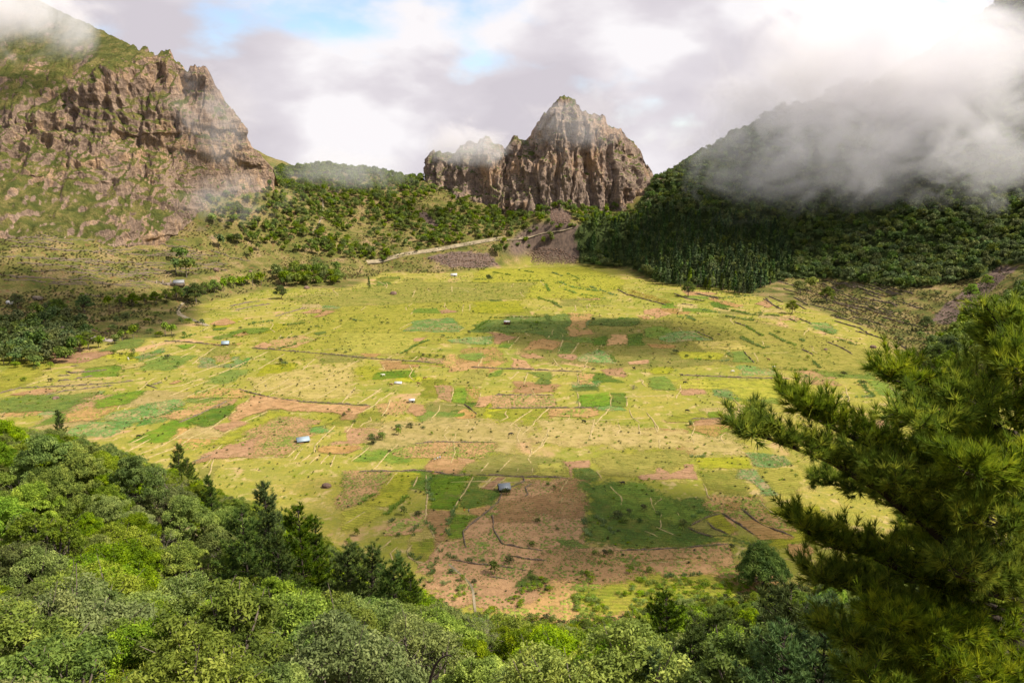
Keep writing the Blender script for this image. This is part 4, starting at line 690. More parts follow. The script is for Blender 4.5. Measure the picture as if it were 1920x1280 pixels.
# prototypes (mesh data shared by every copy)
BL = [(broadleaf(11, 8.0, 4.2, 30, 1148, 0.197), 'fresh', 'rounded green broadleaf tree'), (broadleaf(12, 7.5, 4.6, 32, 1007, 0.189, 0.6), 'grey', 'grey green flat topped broadleaf tree'), (broadleaf(13, 6.5, 3.6, 26, 979, 0.180, 0.8), 'lime', 'yellow green broadleaf tree'),
      (broadleaf(14, 9.0, 4.0, 32, 1007, 0.205, 0.85, 0.46), 'mid', 'tall dark green broadleaf tree'), (broadleaf(15, 7.0, 4.0, 28, 672, 0.180, 0.7, 0.5), 'grey', 'thin crowned greyish broadleaf tree')]
ROUND = broadleaf(16, 8.0, 4.5, 40, 800, 0.24, 0.95, 0.30, 0.14)
PN = [pine(21, 13.0, 3.3, 26, 13, 0.46, 0.075), pine(22, 11.0, 3.6, 22, 13, 0.46, 0.075), pine(23, 14.0, 2.5, 26, 12, 0.46, 0.07)]
FT = [small_tree(31, 9, 4.2, 420, 1.0), small_tree(32, 7.5, 4.0, 380, 1.0), small_tree(33, 8.5, 3.4, 360, 0.95)]
FC = [small_tree(41, 15, 3.4, 420, 1.05, 'cone'), small_tree(42, 12, 3.0, 380, 1.0, 'cone')]
BUSH = [small_tree(51, 2.6, 1.7, 220, 0.42), small_tree(52, 2.0, 1.8, 200, 0.42), small_tree(53, 3.2, 1.6, 240, 0.42)]
def plant(name, proto, leafm, xyz, s, rz, sx=1.0, trunk=True, barkm=None):
    root = link(name, None, loc=xyz); root.scale = (s * sx, s * sx, s); root.rotation_euler = (0, 0, rz)
    if trunk: link('trunk', proto[0], barkm or MAT_BARK, parent=root)
    c = link('crown', proto[1], None, parent=root)
    if not proto[1].materials: proto[1].materials.append(leafm)
    c.material_slots[0].link = 'OBJECT'; c.material_slots[0].material = leafm
    return root
_ng = {}
def scatter(name, mesh, leafm, pts, scl, rot, label):
    """one stuff object: many copies of one plant on the ground by geometry nodes"""
    src = bpy.data.meshes.new(name + '_points'); src.from_pydata([tuple(map(float, p)) for p in pts], [], [])
    for nm, val in (('scl', scl), ('rot', rot)):
        a = src.attributes.new(nm, 'FLOAT', 'POINT'); a.data.foreach_set('value', np.asarray(val, np.float32))
    o = link(name, src, None, kind='stuff', label=label)
    ng = bpy.data.node_groups.new(name, 'GeometryNodeTree'); ng.interface.new_socket('Geometry', in_out='INPUT', socket_type='NodeSocketGeometry'); ng.interface.new_socket('Geometry', in_out='OUTPUT', socket_type='NodeSocketGeometry')
    N = ng.nodes; gi = N.new('NodeGroupInput'); go = N.new('NodeGroupOutput'); ip = N.new('GeometryNodeInstanceOnPoints'); oi = N.new('GeometryNodeObjectInfo'); oi.inputs['Object'].default_value = mesh; oi.inputs['As Instance'].default_value = True
    cx = N.new('ShaderNodeCombineXYZ'); ra = N.new('GeometryNodeInputNamedAttribute'); ra.data_type = 'FLOAT'; ra.inputs[0].default_value = 'rot'; sa = N.new('GeometryNodeInputNamedAttribute'); sa.data_type = 'FLOAT'; sa.inputs[0].default_value = 'scl'
    lk = ng.links.new; lk(gi.outputs[0], ip.inputs['Points']); lk(oi.outputs['Geometry'], ip.inputs['Instance']); lk(ra.outputs[0], cx.inputs[2]); lk(cx.outputs[0], ip.inputs['Rotation']); lk(sa.outputs[0], ip.inputs['Scale']); lk(ip.outputs[0], go.inputs[0])
    md = o.modifiers.new('scatter', 'NODES'); md.node_group = ng
    return o

# ------------------------------------------------------------------ the wooded southern slope
LINE = np.array([(-200, 770), (0, 783), (60, 790), (120, 806), (200, 828), (280, 862), (350, 890), (420, 925), (520, 950), (600, 1005), (680, 1050), (760, 1095), (830, 1135), (900, 1160), (1000, 1160), (1100, 1175), (1200, 1150), (1280, 1120), (1400, 1110), (1500, 1100), (1600, 1050), (2100, 900)], float)
def jitter_grid(x0, x1, y0, y1, s, r, j=0.42):
    X, Y = np.meshgrid(np.arange(x0, x1, s), np.arange(y0, y1, s)); X = X + (np.arange(X.shape[0])[:, None] % 2) * s * 0.5
    return np.stack([X.ravel(), Y.ravel()], 1) + r.uniform(-j, j, (X.size, 2)) * s
r = np.random.default_rng(5)
c2 = jitter_grid(-230, 260, 24, 330, 5.9, r); z = ground(c2[:, 0], c2[:, 1]); d_ = np.hypot(c2[:, 0], c2[:, 1])
ok = (sdist(c2[:, 0], c2[:, 1], FLOOR) > 2) & (d_ > 36)
px, py, f = project(np.c_[c2, z + 5]); ok &= (px > -130) & (px < 2050) & (py < 1420) & (py > 600)
c2 = c2[ok]; z = z[ok]; d_ = d_[ok]
order = np.argsort(d_); az = np.arctan2(c2[:, 0], c2[:, 1]); horizon = np.full(720, -9.0); near = []
for i in order:
    w = 3.6 / d_[i]; k0 = int((az[i] - w * 0.7 + 1.6) / 3.2 * 720); k1 = int((az[i] + w * 0.7 + 1.6) / 3.2 * 720) + 1
    kind = r.choice(5, p=[0.34, 0.2, 0.16, 0.16, 0.14]) if d_[i] < 130 else r.choice(5, p=[0.26, 0.2, 0.1, 0.3, 0.14])
    H = (8.0, 7.5, 6.5, 9.0, 7.0)[kind]; s = r.uniform(0.62, 1.38)
    for _ in range(6):
        X, Y, _f = project(np.array([c2[i, 0], c2[i, 1], z[i] + H * s * 0.97]))
        if Y < np.interp(X, LINE[:, 0], LINE[:, 1]): s *= 0.86
    if s < 0.42: continue
    top = math.atan2(z[i] + H * s - CAM_H, d_[i]); lo = horizon[max(0, k0):max(1, k1)].min()
    if top < lo: continue
    horizon[k0:k1] = np.maximum(horizon[k0:k1], math.atan2(z[i] + H * s * 0.62 - CAM_H, d_[i])); near.append((i, kind, s))
near_sp = []
for n_, (i, kind, s) in enumerate(near[:235]):
    pr, lm, look = BL[kind]
    o = plant('broadleaf_tree', pr, LEAF[lm], (c2[i, 0], c2[i, 1], z[i] - 0.2), s, r.uniform(0, 6.28), r.uniform(0.95, 1.2))
    X, Y, _f = project(np.array([c2[i, 0], c2[i, 1], z[i] + 5 * s])); near_sp.append((o, look, float(X), float(Y)))
rest = near[235:]
for kind in range(5):
    q = [(i, s) for i, k, s in rest if k == kind]
    if not q: continue
    src_o = [c for o, look, X, Y in near_sp if look == BL[kind][2] for c in o.children if c.name.startswith('crown')][0]
    ii = [i for i, s in q]; scatter('woodland', src_o, None, np.c_[c2[ii], z[ii] - 0.2], [s for i, s in q], r.uniform(0, 6.28, len(q)), 'more distant part of the southern wood, ' + BL[kind][2] + ' crowns')
def by_rows(items, cat, group, where, step=45):
    rows = {}
    for it in items: rows.setdefault(int((1290 - it[3]) // step), []).append(it)
    for q, (k, L) in enumerate(sorted(rows.items())):
        cnt = {}
        for o, look, X, Y in sorted(L, key=lambda t: t[2]):
            m_ = cnt.get(look, 0); cnt[look] = m_ + 1
            o['label'] = '%s %s, row %s up, %s from left' % (look, where, ('zero one two three four five six seven eight nine ten eleven twelve thirteen fourteen fifteen sixteen'.split() + [str(z_) for z_ in range(17, 99)])[q + 1], nth(m_)); o['category'] = cat; o['group'] = group
by_rows(near_sp, 'tree', 'broadleaf trees on the southern slope', 'on southern slope')
# undergrowth between the trees
u2 = jitter_grid(-210, 250, 16, 270, 2.3, r); uz = ground(u2[:, 0], u2[:, 1]); px, py, f = project(np.c_[u2, uz + 1])
ok = (sdist(u2[:, 0], u2[:, 1], FLOOR) > -4) & (px > -80) & (px < 2000) & (py < 1400) & (np.hypot(u2[:, 0], u2[:, 1]) > 17) & (py > np.interp(px, LINE[:, 0], LINE[:, 1]) - 8)
u2 = u2[ok]; uz = uz[ok]
_first = None
bush_src = plant('shrub', BUSH[0], LEAF['mid'], (-30, 60, ground(-30, 60)), 1.1, 0.3); bush_src['label'] = 'small green shrub in the undergrowth of the southern slope'; bush_src['category'] = 'shrub'
bush_src2 = plant('shrub', BUSH[1], LEAF['scrub'], (-24, 62, ground(-24, 62)), 1.1, 0.3); bush_src2['label'] = 'small olive brown shrub in the undergrowth of the southern slope'; bush_src2['category'] = 'shrub'
half = r.uniform(size=len(u2)) < 0.6
for sel, src, nm in ((half, bush_src, 'green'), (~half, bush_src2, 'olive brown')):
    p = np.c_[u2[sel], uz[sel] - 0.1]; scatter('undergrowth', [c for c in src.children if c.name.startswith('crown')][0], None, p, r.uniform(0.5, 1.15, len(p)), r.uniform(0, 6.28, len(p)), nm + ' undergrowth between the trees of the southern slope')
# pines on the southern slope: photo column, row of the tip, metres north, prototype, look
PINES = [(108, 768, 170, 2, 'slender lone pine spire above the broadleaf canopy'), (330, 832, 150, 0, 'dark pine at the upper edge of the southern wood'), (352, 862, 142, 1, 'dark pine leaning over the dry meadow edge'), (392, 890, 135, 0, 'bushy dark pine in the ragged wood edge'), (232, 872, 130, 1, 'dark pine sunk in the broadleaf canopy'),
         (500, 903, 112, 0, 'tall dark pine with a rounded top'), (560, 955, 108, 1, 'wide dark pine beside the bleached branches'), (590, 975, 112, 2, 'thin half bare pine on the spur'), (455, 960, 104, 1, 'low dark pine below the tall pines'), (648, 1018, 105, 1, 'dark pine on the spur above the green strips'), (692, 1020, 103, 0, 'dark pine with twin tip on the spur'),
         (735, 1045, 98, 1, 'broad dark pine leading down the spur'), (772, 1075, 92, 0, 'conical dark pine at the foot of the spur'), (520, 990, 100, 0, 'dark pine in the middle of the pine clump'), (1255, 1120, 75, 1, 'pale open crowned pine above the bottom edge'), (1335, 1135, 52, 1, 'dark pine below the round leafy tree'), (1430, 1140, 44, 0, 'bushy dark pine under the big pine boughs'),
         (1500, 1110, 38, 1, 'dark pine tip beside the big pine'), (1290, 1175, 46, 1, 'dark low pine at the bottom edge'), (1390, 1180, 36, 1, 'shadowed pine top at the bottom edge'), (1560, 1120, 32, 0, 'shadowed pine behind the big pine boughs'), (1230, 1215, 40, 0, 'small dark pine at the bottom edge'), (1480, 1190, 30, 1, 'wide dark pine crown under the lowest bough'), (1650, 1130, 30, 0, 'dark pine behind the lowest boughs'), (1740, 1060, 34, 1, 'dark pine half hidden by the big pine trunk')]
for X, Y, yy, k, look in PINES:
    t = at_Y(X, Y, yy); g = float(ground(t[0], t[1])); H = (13.0, 11.0, 14.0)[k]; s = (t[2] - g) / H
    if s < 0.3: s = 0.3
    s = min(s, 1.5); wide = 1.0 if s > 0.6 else 1.3
    o = plant('pine_tree', PN[k], LEAF['pine' if yy > 60 else 'dpine'], (t[0], t[1], t[2] - H * s), s, r.uniform(0, 6.28), wide, True, MAT_PBARK); o['label'] = look; o['category'] = 'pine'; o['group'] = 'pines on the southern slope'
P_ = at_Y(np.array([803, 808, 816, 826, 838, 846]), np.array([1300, 1268, 1246, 1234, 1227, 1229]), np.array([36, 36, 35.8, 35.7, 35.5, 35.4])); db = link('dead_branch', None, loc=P_[0], label='black curved dead branch sticking up at the bottom edge', cat='branch'); M = Mesh().add(*tube(np.concatenate([[P_[0] - np.array([0.1, 0, 3.0])], P_]) - P_[0], np.linspace(0.11, 0.03, 7), 6)); M.add(*tube([P_[2] - P_[0], P_[2] - P_[0] + np.array([0.35, 0.1, 0.45])], [0.04, 0.015], 5)); link('branch', M.mesh('branch', True), MAT_PBARK, parent=db)
# bare twiggy bushes
TW = [twig_bush(71, 3.2), twig_bush(72, 2.6)]
for k, (X, Y, look) in enumerate([(560, 1262, 'pale dead bush at the bottom edge'), (700, 1245, 'bare grey bush left of the black stick'), (880, 1262, 'bare twiggy bush at the bottom edge below the footpath'), (620, 1215, 'leafless grey bush among green trees'), (290, 945, 'bleached bare bush in the broadleaf canopy'), (425, 1075, 'pale fallen branches below the pine clump'), (1160, 1235, 'bare grey bush between lower trees'), (60, 960, 'leafless tree near the left border'), (760, 1170, 'pale bare shrub by the spur pines'), (350, 1225, 'dead bush with white bloom near the bottom')]):
    t = at_ground(X, Y + 12)[0]
    if np.isnan(t).any(): continue
    o = link('bare_bush', None, loc=t + np.array([0, 0, 1.2])); dist = np.linalg.norm(t - np.array([0, 0, CAM_H])); sc = 0.9 + dist * 0.012; o.scale = (sc, sc, sc); o.rotation_euler = (0, 0, k * 1.3); o['label'] = look; o['category'] = 'bush'; o['group'] = 'bare bushes'
    link('branch', TW[k % 2], MAT_TWIG, parent=o)
bare = []
for k in range(26):
    i, kind, s = near[int(r.integers(8, min(230, len(near))))]; p = c2[i] + r.normal(size=2) * 2.0; g_ = float(ground(p[0], p[1])); X, Y, _f = project(np.array([p[0], p[1], g_ + 6]))
    if not (0 < X < 1280 and Y < 1270): continue
    o = link('bare_tree', None, loc=(p[0], p[1], g_ + 0.8)); q = r.uniform(1.9, 2.6); o.scale = (q * 0.75, q * 0.75, q); o.rotation_euler = (0, 0, k * 2.4); link('branch', TW[k % 2], MAT_TWIG if k % 3 else MAT_BARK, parent=o); bare.append((o, 'leafless grey tree', float(X), float(Y)))
by_rows(bare, 'tree', 'leafless trees on the southern slope', 'on southern slope')

# ------------------------------------------------------------------ the big pine beside the viewpoint
def smooth_path(P, n):
    P = np.asarray(P, float); t = np.linspace(0, len(P) - 1, n); i = np.clip(t.astype(int), 0, len(P) - 2); f = (t - i)[:, None]
    Q = np.concatenate([[2 * P[0] - P[1]], P, [2 * P[-1] - P[-2]]]); a, b, c, d = Q[i], Q[i + 1], Q[i + 2], Q[i + 3]
    return 0.5 * (2 * b + (c - a) * f + (2 * a - 5 * b + 4 * c - d) * f ** 2 + (3 * b - a - 3 * c + d) * f ** 3)
def big_pine():
    r = np.random.default_rng(91); TP = at_Y(*np.array([(1888, 1420, 13.4), (1890, 1290, 13.5), (1905, 1150, 13.6), (1925, 1000, 13.7), (1945, 800, 13.8), (1958, 600, 13.9), (1970, 380, 14.0), (1980, 150, 14.1), (1985, -100, 14.2)], float).T)
    g = ground(TP[0, 0], TP[0, 1]); TP = np.concatenate([[[TP[0, 0] - 0.05, TP[0, 1], g - 0.6]], TP]); path = smooth_path(TP, 36)
    root = link('pine_tree', None, loc=(TP[0, 0], TP[0, 1], g), label='large dark pine with long boughs reaching in at the right edge', cat='pine'); off = np.array([TP[0, 0], TP[0, 1], g])
    link('trunk', Mesh().add(*tube(path - off, np.linspace(0.24, 0.07, 36), 10)).mesh('trunk', True), MAT_PBARK, parent=root)
    B = [[(1955, 720, 13.9), (1915, 690, 13.2), (1888, 650, 12.8), (1874, 612, 12.5)], [(1950, 790, 13.8), (1905, 720, 13.0), (1888, 670, 12.6)], [(1945, 830, 13.8), (1850, 790, 13), (1750, 740, 12.5), (1662, 712, 12.2)], [(1930, 980, 13.7), (1800, 900, 13), (1680, 850, 12.5), (1560, 800, 12.1), (1505, 768, 12)],
         [(1910, 1110, 13.6), (1800, 1030, 13), (1700, 955, 12.6), (1600, 890, 12.2), (1480, 832, 11.8), (1398, 812, 11.6)], [(1920, 1040, 13.7), (1770, 985, 14.2), (1640, 930, 14.8), (1530, 905, 15)], [(1900, 1180, 13.6), (1780, 1110, 13), (1650, 1050, 12.6), (1570, 1030, 12.4), (1500, 990, 12.3)], [(1895, 1230, 13.5), (1750, 1180, 12.8), (1620, 1120, 12.4), (1530, 1090, 12.2)],
         [(1890, 1300, 13.5), (1760, 1270, 12.6), (1640, 1230, 12.2), (1560, 1195, 12)], [(1940, 900, 13.8), (1860, 850, 14.8), (1780, 800, 15.4), (1700, 790, 15.8)], [(1910, 1150, 13.6), (1820, 1130, 15), (1720, 1090, 16), (1640, 1075, 16.4)], [(1945, 780, 13.8), (1880, 760, 12.6), (1800, 770, 11.6), (1720, 800, 11)], [(1925, 960, 13.7), (1840, 950, 12.4), (1740, 930, 11.4), (1650, 905, 10.8)],
         [(1900, 1170, 13.6), (1830, 1190, 12.2), (1740, 1190, 11.2), (1660, 1170, 10.6)], [(1935, 860, 13.7), (1900, 880, 12), (1860, 890, 10.8), (1800, 880, 10)], [(1888, 1330, 13.5), (1800, 1330, 12), (1700, 1310, 11), (1620, 1290, 10.4)], [(1950, 760, 13.8), (1990, 700, 12.5), (1960, 690, 11.5), (1900, 700, 10.8)], [(1905, 1120, 13.6), (1850, 1060, 14.5), (1780, 1020, 15.5), (1690, 1010, 16)], [(1892, 1260, 13.5), (1840, 1230, 15), (1760, 1220, 16.5), (1660, 1240, 17)],
         [(1940, 880, 13.7), (1930, 900, 12), (1900, 960, 10.8), (1850, 990, 10.2)], [(1930, 940, 13.7), (1870, 900, 14.6), (1790, 880, 15.2), (1690, 870, 15.6), (1620, 850, 15.9)], [(1910, 1100, 13.6), (1900, 1080, 12), (1860, 1090, 11), (1790, 1080, 10.3)], [(1895, 1240, 13.5), (1880, 1260, 12), (1830, 1270, 10.9), (1760, 1260, 10.2)]]
    for q in range(9):                                   # shorter boughs filling the lower crown
        y_ = 840 + q * 50; x0 = np.interp(y_, [800, 1000, 1150, 1290], [1945, 1925, 1905, 1890]); B.append([(x0, y_ + 30, 13.6), (x0 - 90, y_ + 15, 13.6 + r.uniform(-1.6, 1.2)), (x0 - 190 - 50 * (q % 3), y_ - 10, 13.4 + r.uniform(-2.4, 2.4))])
    for b in B:
        P = smooth_path(at_Y(*np.array(b, float).T), 30) - off; L = np.linalg.norm(np.diff(P, axis=0), axis=1).sum(); wood = Mesh(); nd = Mesh()
        P = P + (fbm(P * 1.3, 2, 5)[:, None] - 0.5) * 0.12; wood.add(*tube(P, np.linspace(0.055 + 0.006 * L, 0.01, 30), 6)); T = np.gradient(P, axis=0); T /= np.linalg.norm(T, axis=1)[:, None]
        tp = []; td = []; k = 0; s = 0.16
        while s <= 1.0:
            i = min(29, int(s * 29)); t = T[i]; side = np.cross(t, [0, 0, 1.0]); side /= np.linalg.norm(side) + 1e-9
            d = t * 0.75 + side * (1 if k % 2 else -1) * r.uniform(0.4, 0.95) + np.array([0, 0, r.uniform(0.0, 0.42)]); d /= np.linalg.norm(d); l = r.uniform(0.4, 0.95) * (1.12 - 0.55 * s)
            q = np.linspace(0, 1, 5)[:, None]; br = P[i] + d * l * q + np.array([0, 0, 1]) * l * 0.22 * q ** 2; wood.add(*tube(br, np.linspace(0.014, 0.005, 5), 4))
            subs = [(br, d, l)]
            for u in (0.35, 0.55, 0.72, 0.88):
                j = P[i] + d * l * u + np.array([0, 0, 1]) * l * 0.22 * u * u; sd2 = d * 0.8 + np.cross(d, r.normal(size=3)) * 0.8 + np.array([0, 0, 0.25]); sd2 /= np.linalg.norm(sd2); l2 = l * r.uniform(0.32, 0.6); b2 = j + sd2 * l2 * q + np.array([0, 0, 1]) * l2 * 0.3 * q ** 2
                wood.add(*tube(b2, np.linspace(0.008, 0.004, 5), 3)); subs.append((b2, sd2, l2))
            for bb, d0, ll in subs:
                for u in np.arange(0.5, 1.01, min(0.25, 0.075 / ll)):
                    f = u * 4; a = min(3, int(f)); tp.append(bb[a] + (bb[a + 1] - bb[a]) * (f - a)); v = d0 + np.array([0, 0, 0.35 + 0.3 * u]) + r.normal(size=3) * 0.15; td.append(v / np.linalg.norm(v))
            k += 1; s += 0.085 / L
        tp.append(P[-1]); td.append(T[-1]); tp = np.array(tp); td = np.array(td); n = 19
        V, F = needle_tufts(tp, td, n, 0.2, 0.0155, r, 0.42); tone = np.clip(r.uniform(-0.15, 1.0, len(tp)), 0, 1); nd.add(V, F, np.repeat(tone, n * 3))
        bo = link('bough', wood.mesh('bough', True), MAT_PBARK, parent=root); link('needles', nd.mesh('needles'), LEAF['bigpine'], parent=bo)
LEAF['bigpine'] = leaf_mat('long_pine_needles', (0.085, 0.135, 0.011), (0.19, 0.26, 0.018), (0.37, 0.40, 0.03), 0.45, 0.0, 0.25)
big_pine()

# ------------------------------------------------------------------ the far woods
r = np.random.default_rng(17)
CONI = [(1085, 490), (1085, 430), (1150, 395), (1290, 400), (1480, 430), (1490, 515), (1400, 548), (1250, 536), (1180, 500)]
SADDLE = [(375, 395), (400, 355), (512, 322), (560, 300), (620, 285), (760, 310), (800, 325), (880, 360), (900, 405), (870, 450), (760, 480), (700, 490), (640, 480), (560, 475), (500, 455), (430, 450), (380, 430)]
DENSE = [(520, 330), (620, 290), (780, 315), (800, 350), (720, 380), (640, 390), (560, 370)]
BELOW = [(868, 405), (905, 395), (950, 350), (1100, 372), (1200, 395), (1200, 420), (1100, 425), (1020, 428), (965, 444), (905, 446), (875, 435)]
GROVE = [(-60, 600), (20, 600), (110, 590), (150, 606), (170, 640), (140, 668), (60, 680), (-60, 680)]
GROVE2 = [(1730, 672), (1760, 640), (1800, 600), (1860, 560), (1960, 500), (1960, 700), (1850, 690), (1770, 700)]
GROVE3 = [(515, 505), (560, 498), (640, 510), (635, 530), (520, 532)]
c3 = jitter_grid(-560, 1000, 520, 1480, 7.6, r, 0.7); z3 = ground(c3[:, 0], c3[:, 1]); px, py, f = project(np.c_[c3, z3 + 3.5])
nz3 = fbm(np.c_[c3 / 38, 0 * z3], 3, 60); n4 = r.uniform(size=len(c3))
typ = np.full(len(c3), -1)
typ[inpoly(px, py, EAST) & (nz3 > 0.15)] = 0
typ[inpoly(px, py, CONI) & (n4 < 0.72)] = 1
sdl = inpoly(px, py, SADDLE); typ[sdl & (nz3 + 0.28 * inpoly(px, py, DENSE) + (n4 - 0.5) * 0.26 > 0.47)] = 2
typ[inpoly(px, py, BELOW) & (n4 < 0.8)] = 2; typ[inpoly(px, py, [(935, 455), (1010, 440), (1075, 432), (1085, 455), (1010, 462), (940, 470)]) & (n4 < 0.35)] = 2; typ[inpoly(px, py, GROVE)] = 3; typ[inpoly(px, py, GROVE2) & (nz3 > 0.36)] = 4; typ[inpoly(px, py, GROVE3)] = 4
typ[(sdist(c3[:, 0], c3[:, 1], FLOOR) < -12) & (typ < 3)] = -1
for q in SCREE_PX: typ[inpoly(px, py, q)] = -1
KND = {0: ('round dark broadleaf tree in the dense wood below the mist', 'deep', 'broadleaf wood on the eastern slope'), 1: ('dark conifer in the dense stand at the north eastern floor edge', 'dpine', 'conifer stand at the north eastern floor edge'), 2: ('bushy tree on the wooded saddle left of the rock massif', 'mid', 'trees on the saddle'),
       3: ('dark round tree in the grove at the western floor edge', 'deep', 'western grove'), 4: ('grey green rounded tree at the edge of the crater floor', 'mid', 'trees at the floor edge')}
crown_of = {}; stand = []
for k in KND:
    ii = np.where(typ == k)[0]; ii = ii[np.argsort(f[ii])]; cap = {0: 6, 1: 60, 2: 60, 3: 6, 4: 6}[k]; label, lm, grp = KND[k]
    if k == 2: ii = ii[np.argsort(-(1 / f[ii]) * r.uniform(0.9, 1.1, len(ii)))]
    for i in ii[:cap]:
        pr = FC[i % 2] if k == 1 else FT[i % 3]; key = (k, i % (2 if k == 1 else 3)); s = r.uniform(0.75, 1.3) * {0: 1.45, 1: 1.35, 2: 1.2, 3: 1.6, 4: 1.5}[k]
        leafm = LEAF[lm] if not (k in (0, 1) and r.uniform() < 0.22) else LEAF['mid']
        o = plant('conifer_tree' if k == 1 else 'hillside_bush' if k == 2 else 'broadleaf_tree', pr, leafm, (c3[i, 0], c3[i, 1], z3[i] - 0.3), s, r.uniform(0, 6.28), r.uniform(0.9, 1.2)); 
        stand.append((k, o, label, px[i], py[i]))
        if key not in crown_of and leafm is LEAF[lm]: crown_of[key] = [c for c in o.children if c.name.startswith('crown')][0]
    for v in range(2 if k == 1 else 3):
        q = ii[cap:][ii[cap:] % (2 if k == 1 else 3) == v]
        if len(q) and (k, v) in crown_of: scatter('woodland', crown_of[(k, v)], None, np.c_[c3[q], z3[q] - 0.3], r.uniform(0.6, 1.35, len(q)) * {0: 1.45, 1: 1.35, 2: 1.2, 3: 1.6, 4: 1.5}[k], r.uniform(0, 6.28, len(q)), 'mass of tree crowns, ' + grp)
by_rows([(o, 'dark conifer', X, Y) for k, o, l_, X, Y in stand if k == 1], 'conifer', KND[1][2], 'in the conifer stand', 14)
for k, o, l_, X, Y in stand:
    if k == 2: later(o, 'bushy tree', X, Y, 'bush', KND[2][2])
    elif k != 1: later(o, {0: 'round dark broadleaf tree at the wood edge', 3: 'dark round grove tree', 4: 'grey green rounded tree'}[k], X, Y, 'tree', KND[k][2])
# hedgerow trees on the western floor edge (photo column, row of the foot, height in metres, look)
ROW = [(205, 578, 7, 'spreading hedgerow tree'), (228, 576, 8, 'spreading hedgerow tree'), (250, 574, 8, 'spreading hedgerow tree'), (272, 572, 8, 'spreading hedgerow tree'), (292, 570, 8, 'spreading hedgerow tree'), (312, 566, 8, 'spreading hedgerow tree'), (332, 563, 9, 'spreading hedgerow tree'), (352, 566, 11, 'tall dense hedgerow tree'), (368, 568, 13, 'tall dense hedgerow tree'), (385, 552, 9, 'pale hedgerow tree'),
       (402, 549, 9, 'pale hedgerow tree'), (420, 545, 9, 'pale hedgerow tree'), (438, 540, 8, 'pale hedgerow tree'), (456, 538, 9, 'pale hedgerow tree'), (474, 536, 10, 'pale hedgerow tree'), (490, 535, 9, 'pale hedgerow tree'), (160, 586, 10, 'dark round tree'), (34, 578, 9, 'dark round tree'), (110, 598, 11, 'dark round tree'), (92, 590, 8, 'dark round tree'), (330, 515, 11, 'dark tree beside the stone ruin'), (350, 520, 13, 'dark tree beside the stone ruin'), (338, 490, 12, 'dark slope tree'),
       (410, 465, 11, 'dark slope tree'), (445, 458, 8, 'dark slope tree'), (400, 418, 14, 'big bright bushy tree'), (470, 480, 7, 'small slope tree'), (485, 470, 6, 'small slope tree'), (5, 420, 13, 'dark tree under the cliff'), (150, 660, 9, 'open tree'), (165, 655, 9, 'open tree'), (185, 652, 7, 'rounded tree'), (230, 640, 6, 'hedge tree'), (250, 636, 7, 'hedge tree'), (215, 645, 6, 'hedge tree'), (310, 628, 7, 'bright green tree'), (322, 630, 6, 'bright green tree'),
       (30, 690, 6, 'low bright tree'), (70, 692, 5, 'low bright tree'), (95, 692, 5, 'low bright tree'), (932, 478, 17, 'big dark double crowned tree'), (1030, 452, 14, 'dark tree by the hillside road'), (917, 530, 6, 'small dark field tree'), (692, 540, 8, 'dark conical field tree'), (527, 560, 9, 'thin lone tree'), (1290, 556, 11, 'dark round tree'), (1550, 566, 10, 'grey green lone tree'), (1485, 588, 9, 'grey green lone tree'), (1500, 552, 9, 'grey green lone tree'), (1520, 544, 11, 'grey green lone tree'),
       (1757, 690, 11, 'dense rounded evergreen'), (1775, 678, 13, 'dense rounded evergreen'), (1730, 700, 8, 'dense rounded evergreen'), (1840, 715, 9, 'grey bush tree'), (1735, 620, 8, 'dark bush tree'), (1868, 690, 10, 'grey bush tree'), (1820, 560, 9, 'pale green tree beside the scree'), (1850, 540, 9, 'pale green tree beside the scree')]
for k, (X, Y, H, look) in enumerate(ROW):
    t = at_ground(X, Y)[0]
    if np.isnan(t).any(): continue
    big = H >= 12; pr = BL[(0, 3)[k % 2]][0] if np.hypot(t[0], t[1]) < 950 and H > 7 else FT[k % 3]; base = {id(BL[0][0]): 8.0, id(BL[3][0]): 9.0}.get(id(pr), 8.5)
    lm = 'deep' if 'dark' in look or 'dense' in look else ('grey' if 'grey' in look else ('fresh' if 'bright' in look or 'pale' in look else 'mid'))
    if 'conical' in look: pr = FC[0]; base = 15
    o = plant('broadleaf_tree', pr, LEAF[lm], t - np.array([0, 0, 0.2]), H / base * (1.75 if Y > 380 and H < 14 and not 'low' in look else 1.15), k * 1.7, 1.0); later(o, look, X, Y - 10, 'tree', 'trees round the crater floor')
o = plant('broadleaf_tree', ROUND, LEAF['deep'], at_ground(1428, 1098)[0], 2.1, 0.5, 1.05); o['label'] = 'big round dark leafy tree at the near edge of the crater floor'; o['category'] = 'tree'
# lone leafless shrub in the middle of the floor
t = at_floor(1187, 730); o = link('bare_bush', None, loc=t, label='lone leafless round bush in the middle of the crater floor', cat='bush'); link('branch', twig_bush(77, 4.6, 11), plain('pinkish_grey_twigs', (0.20, 0.15, 0.14), 0.9, 0.1, 0.2), parent=o); o.scale = (1.25, 1.25, 0.95)

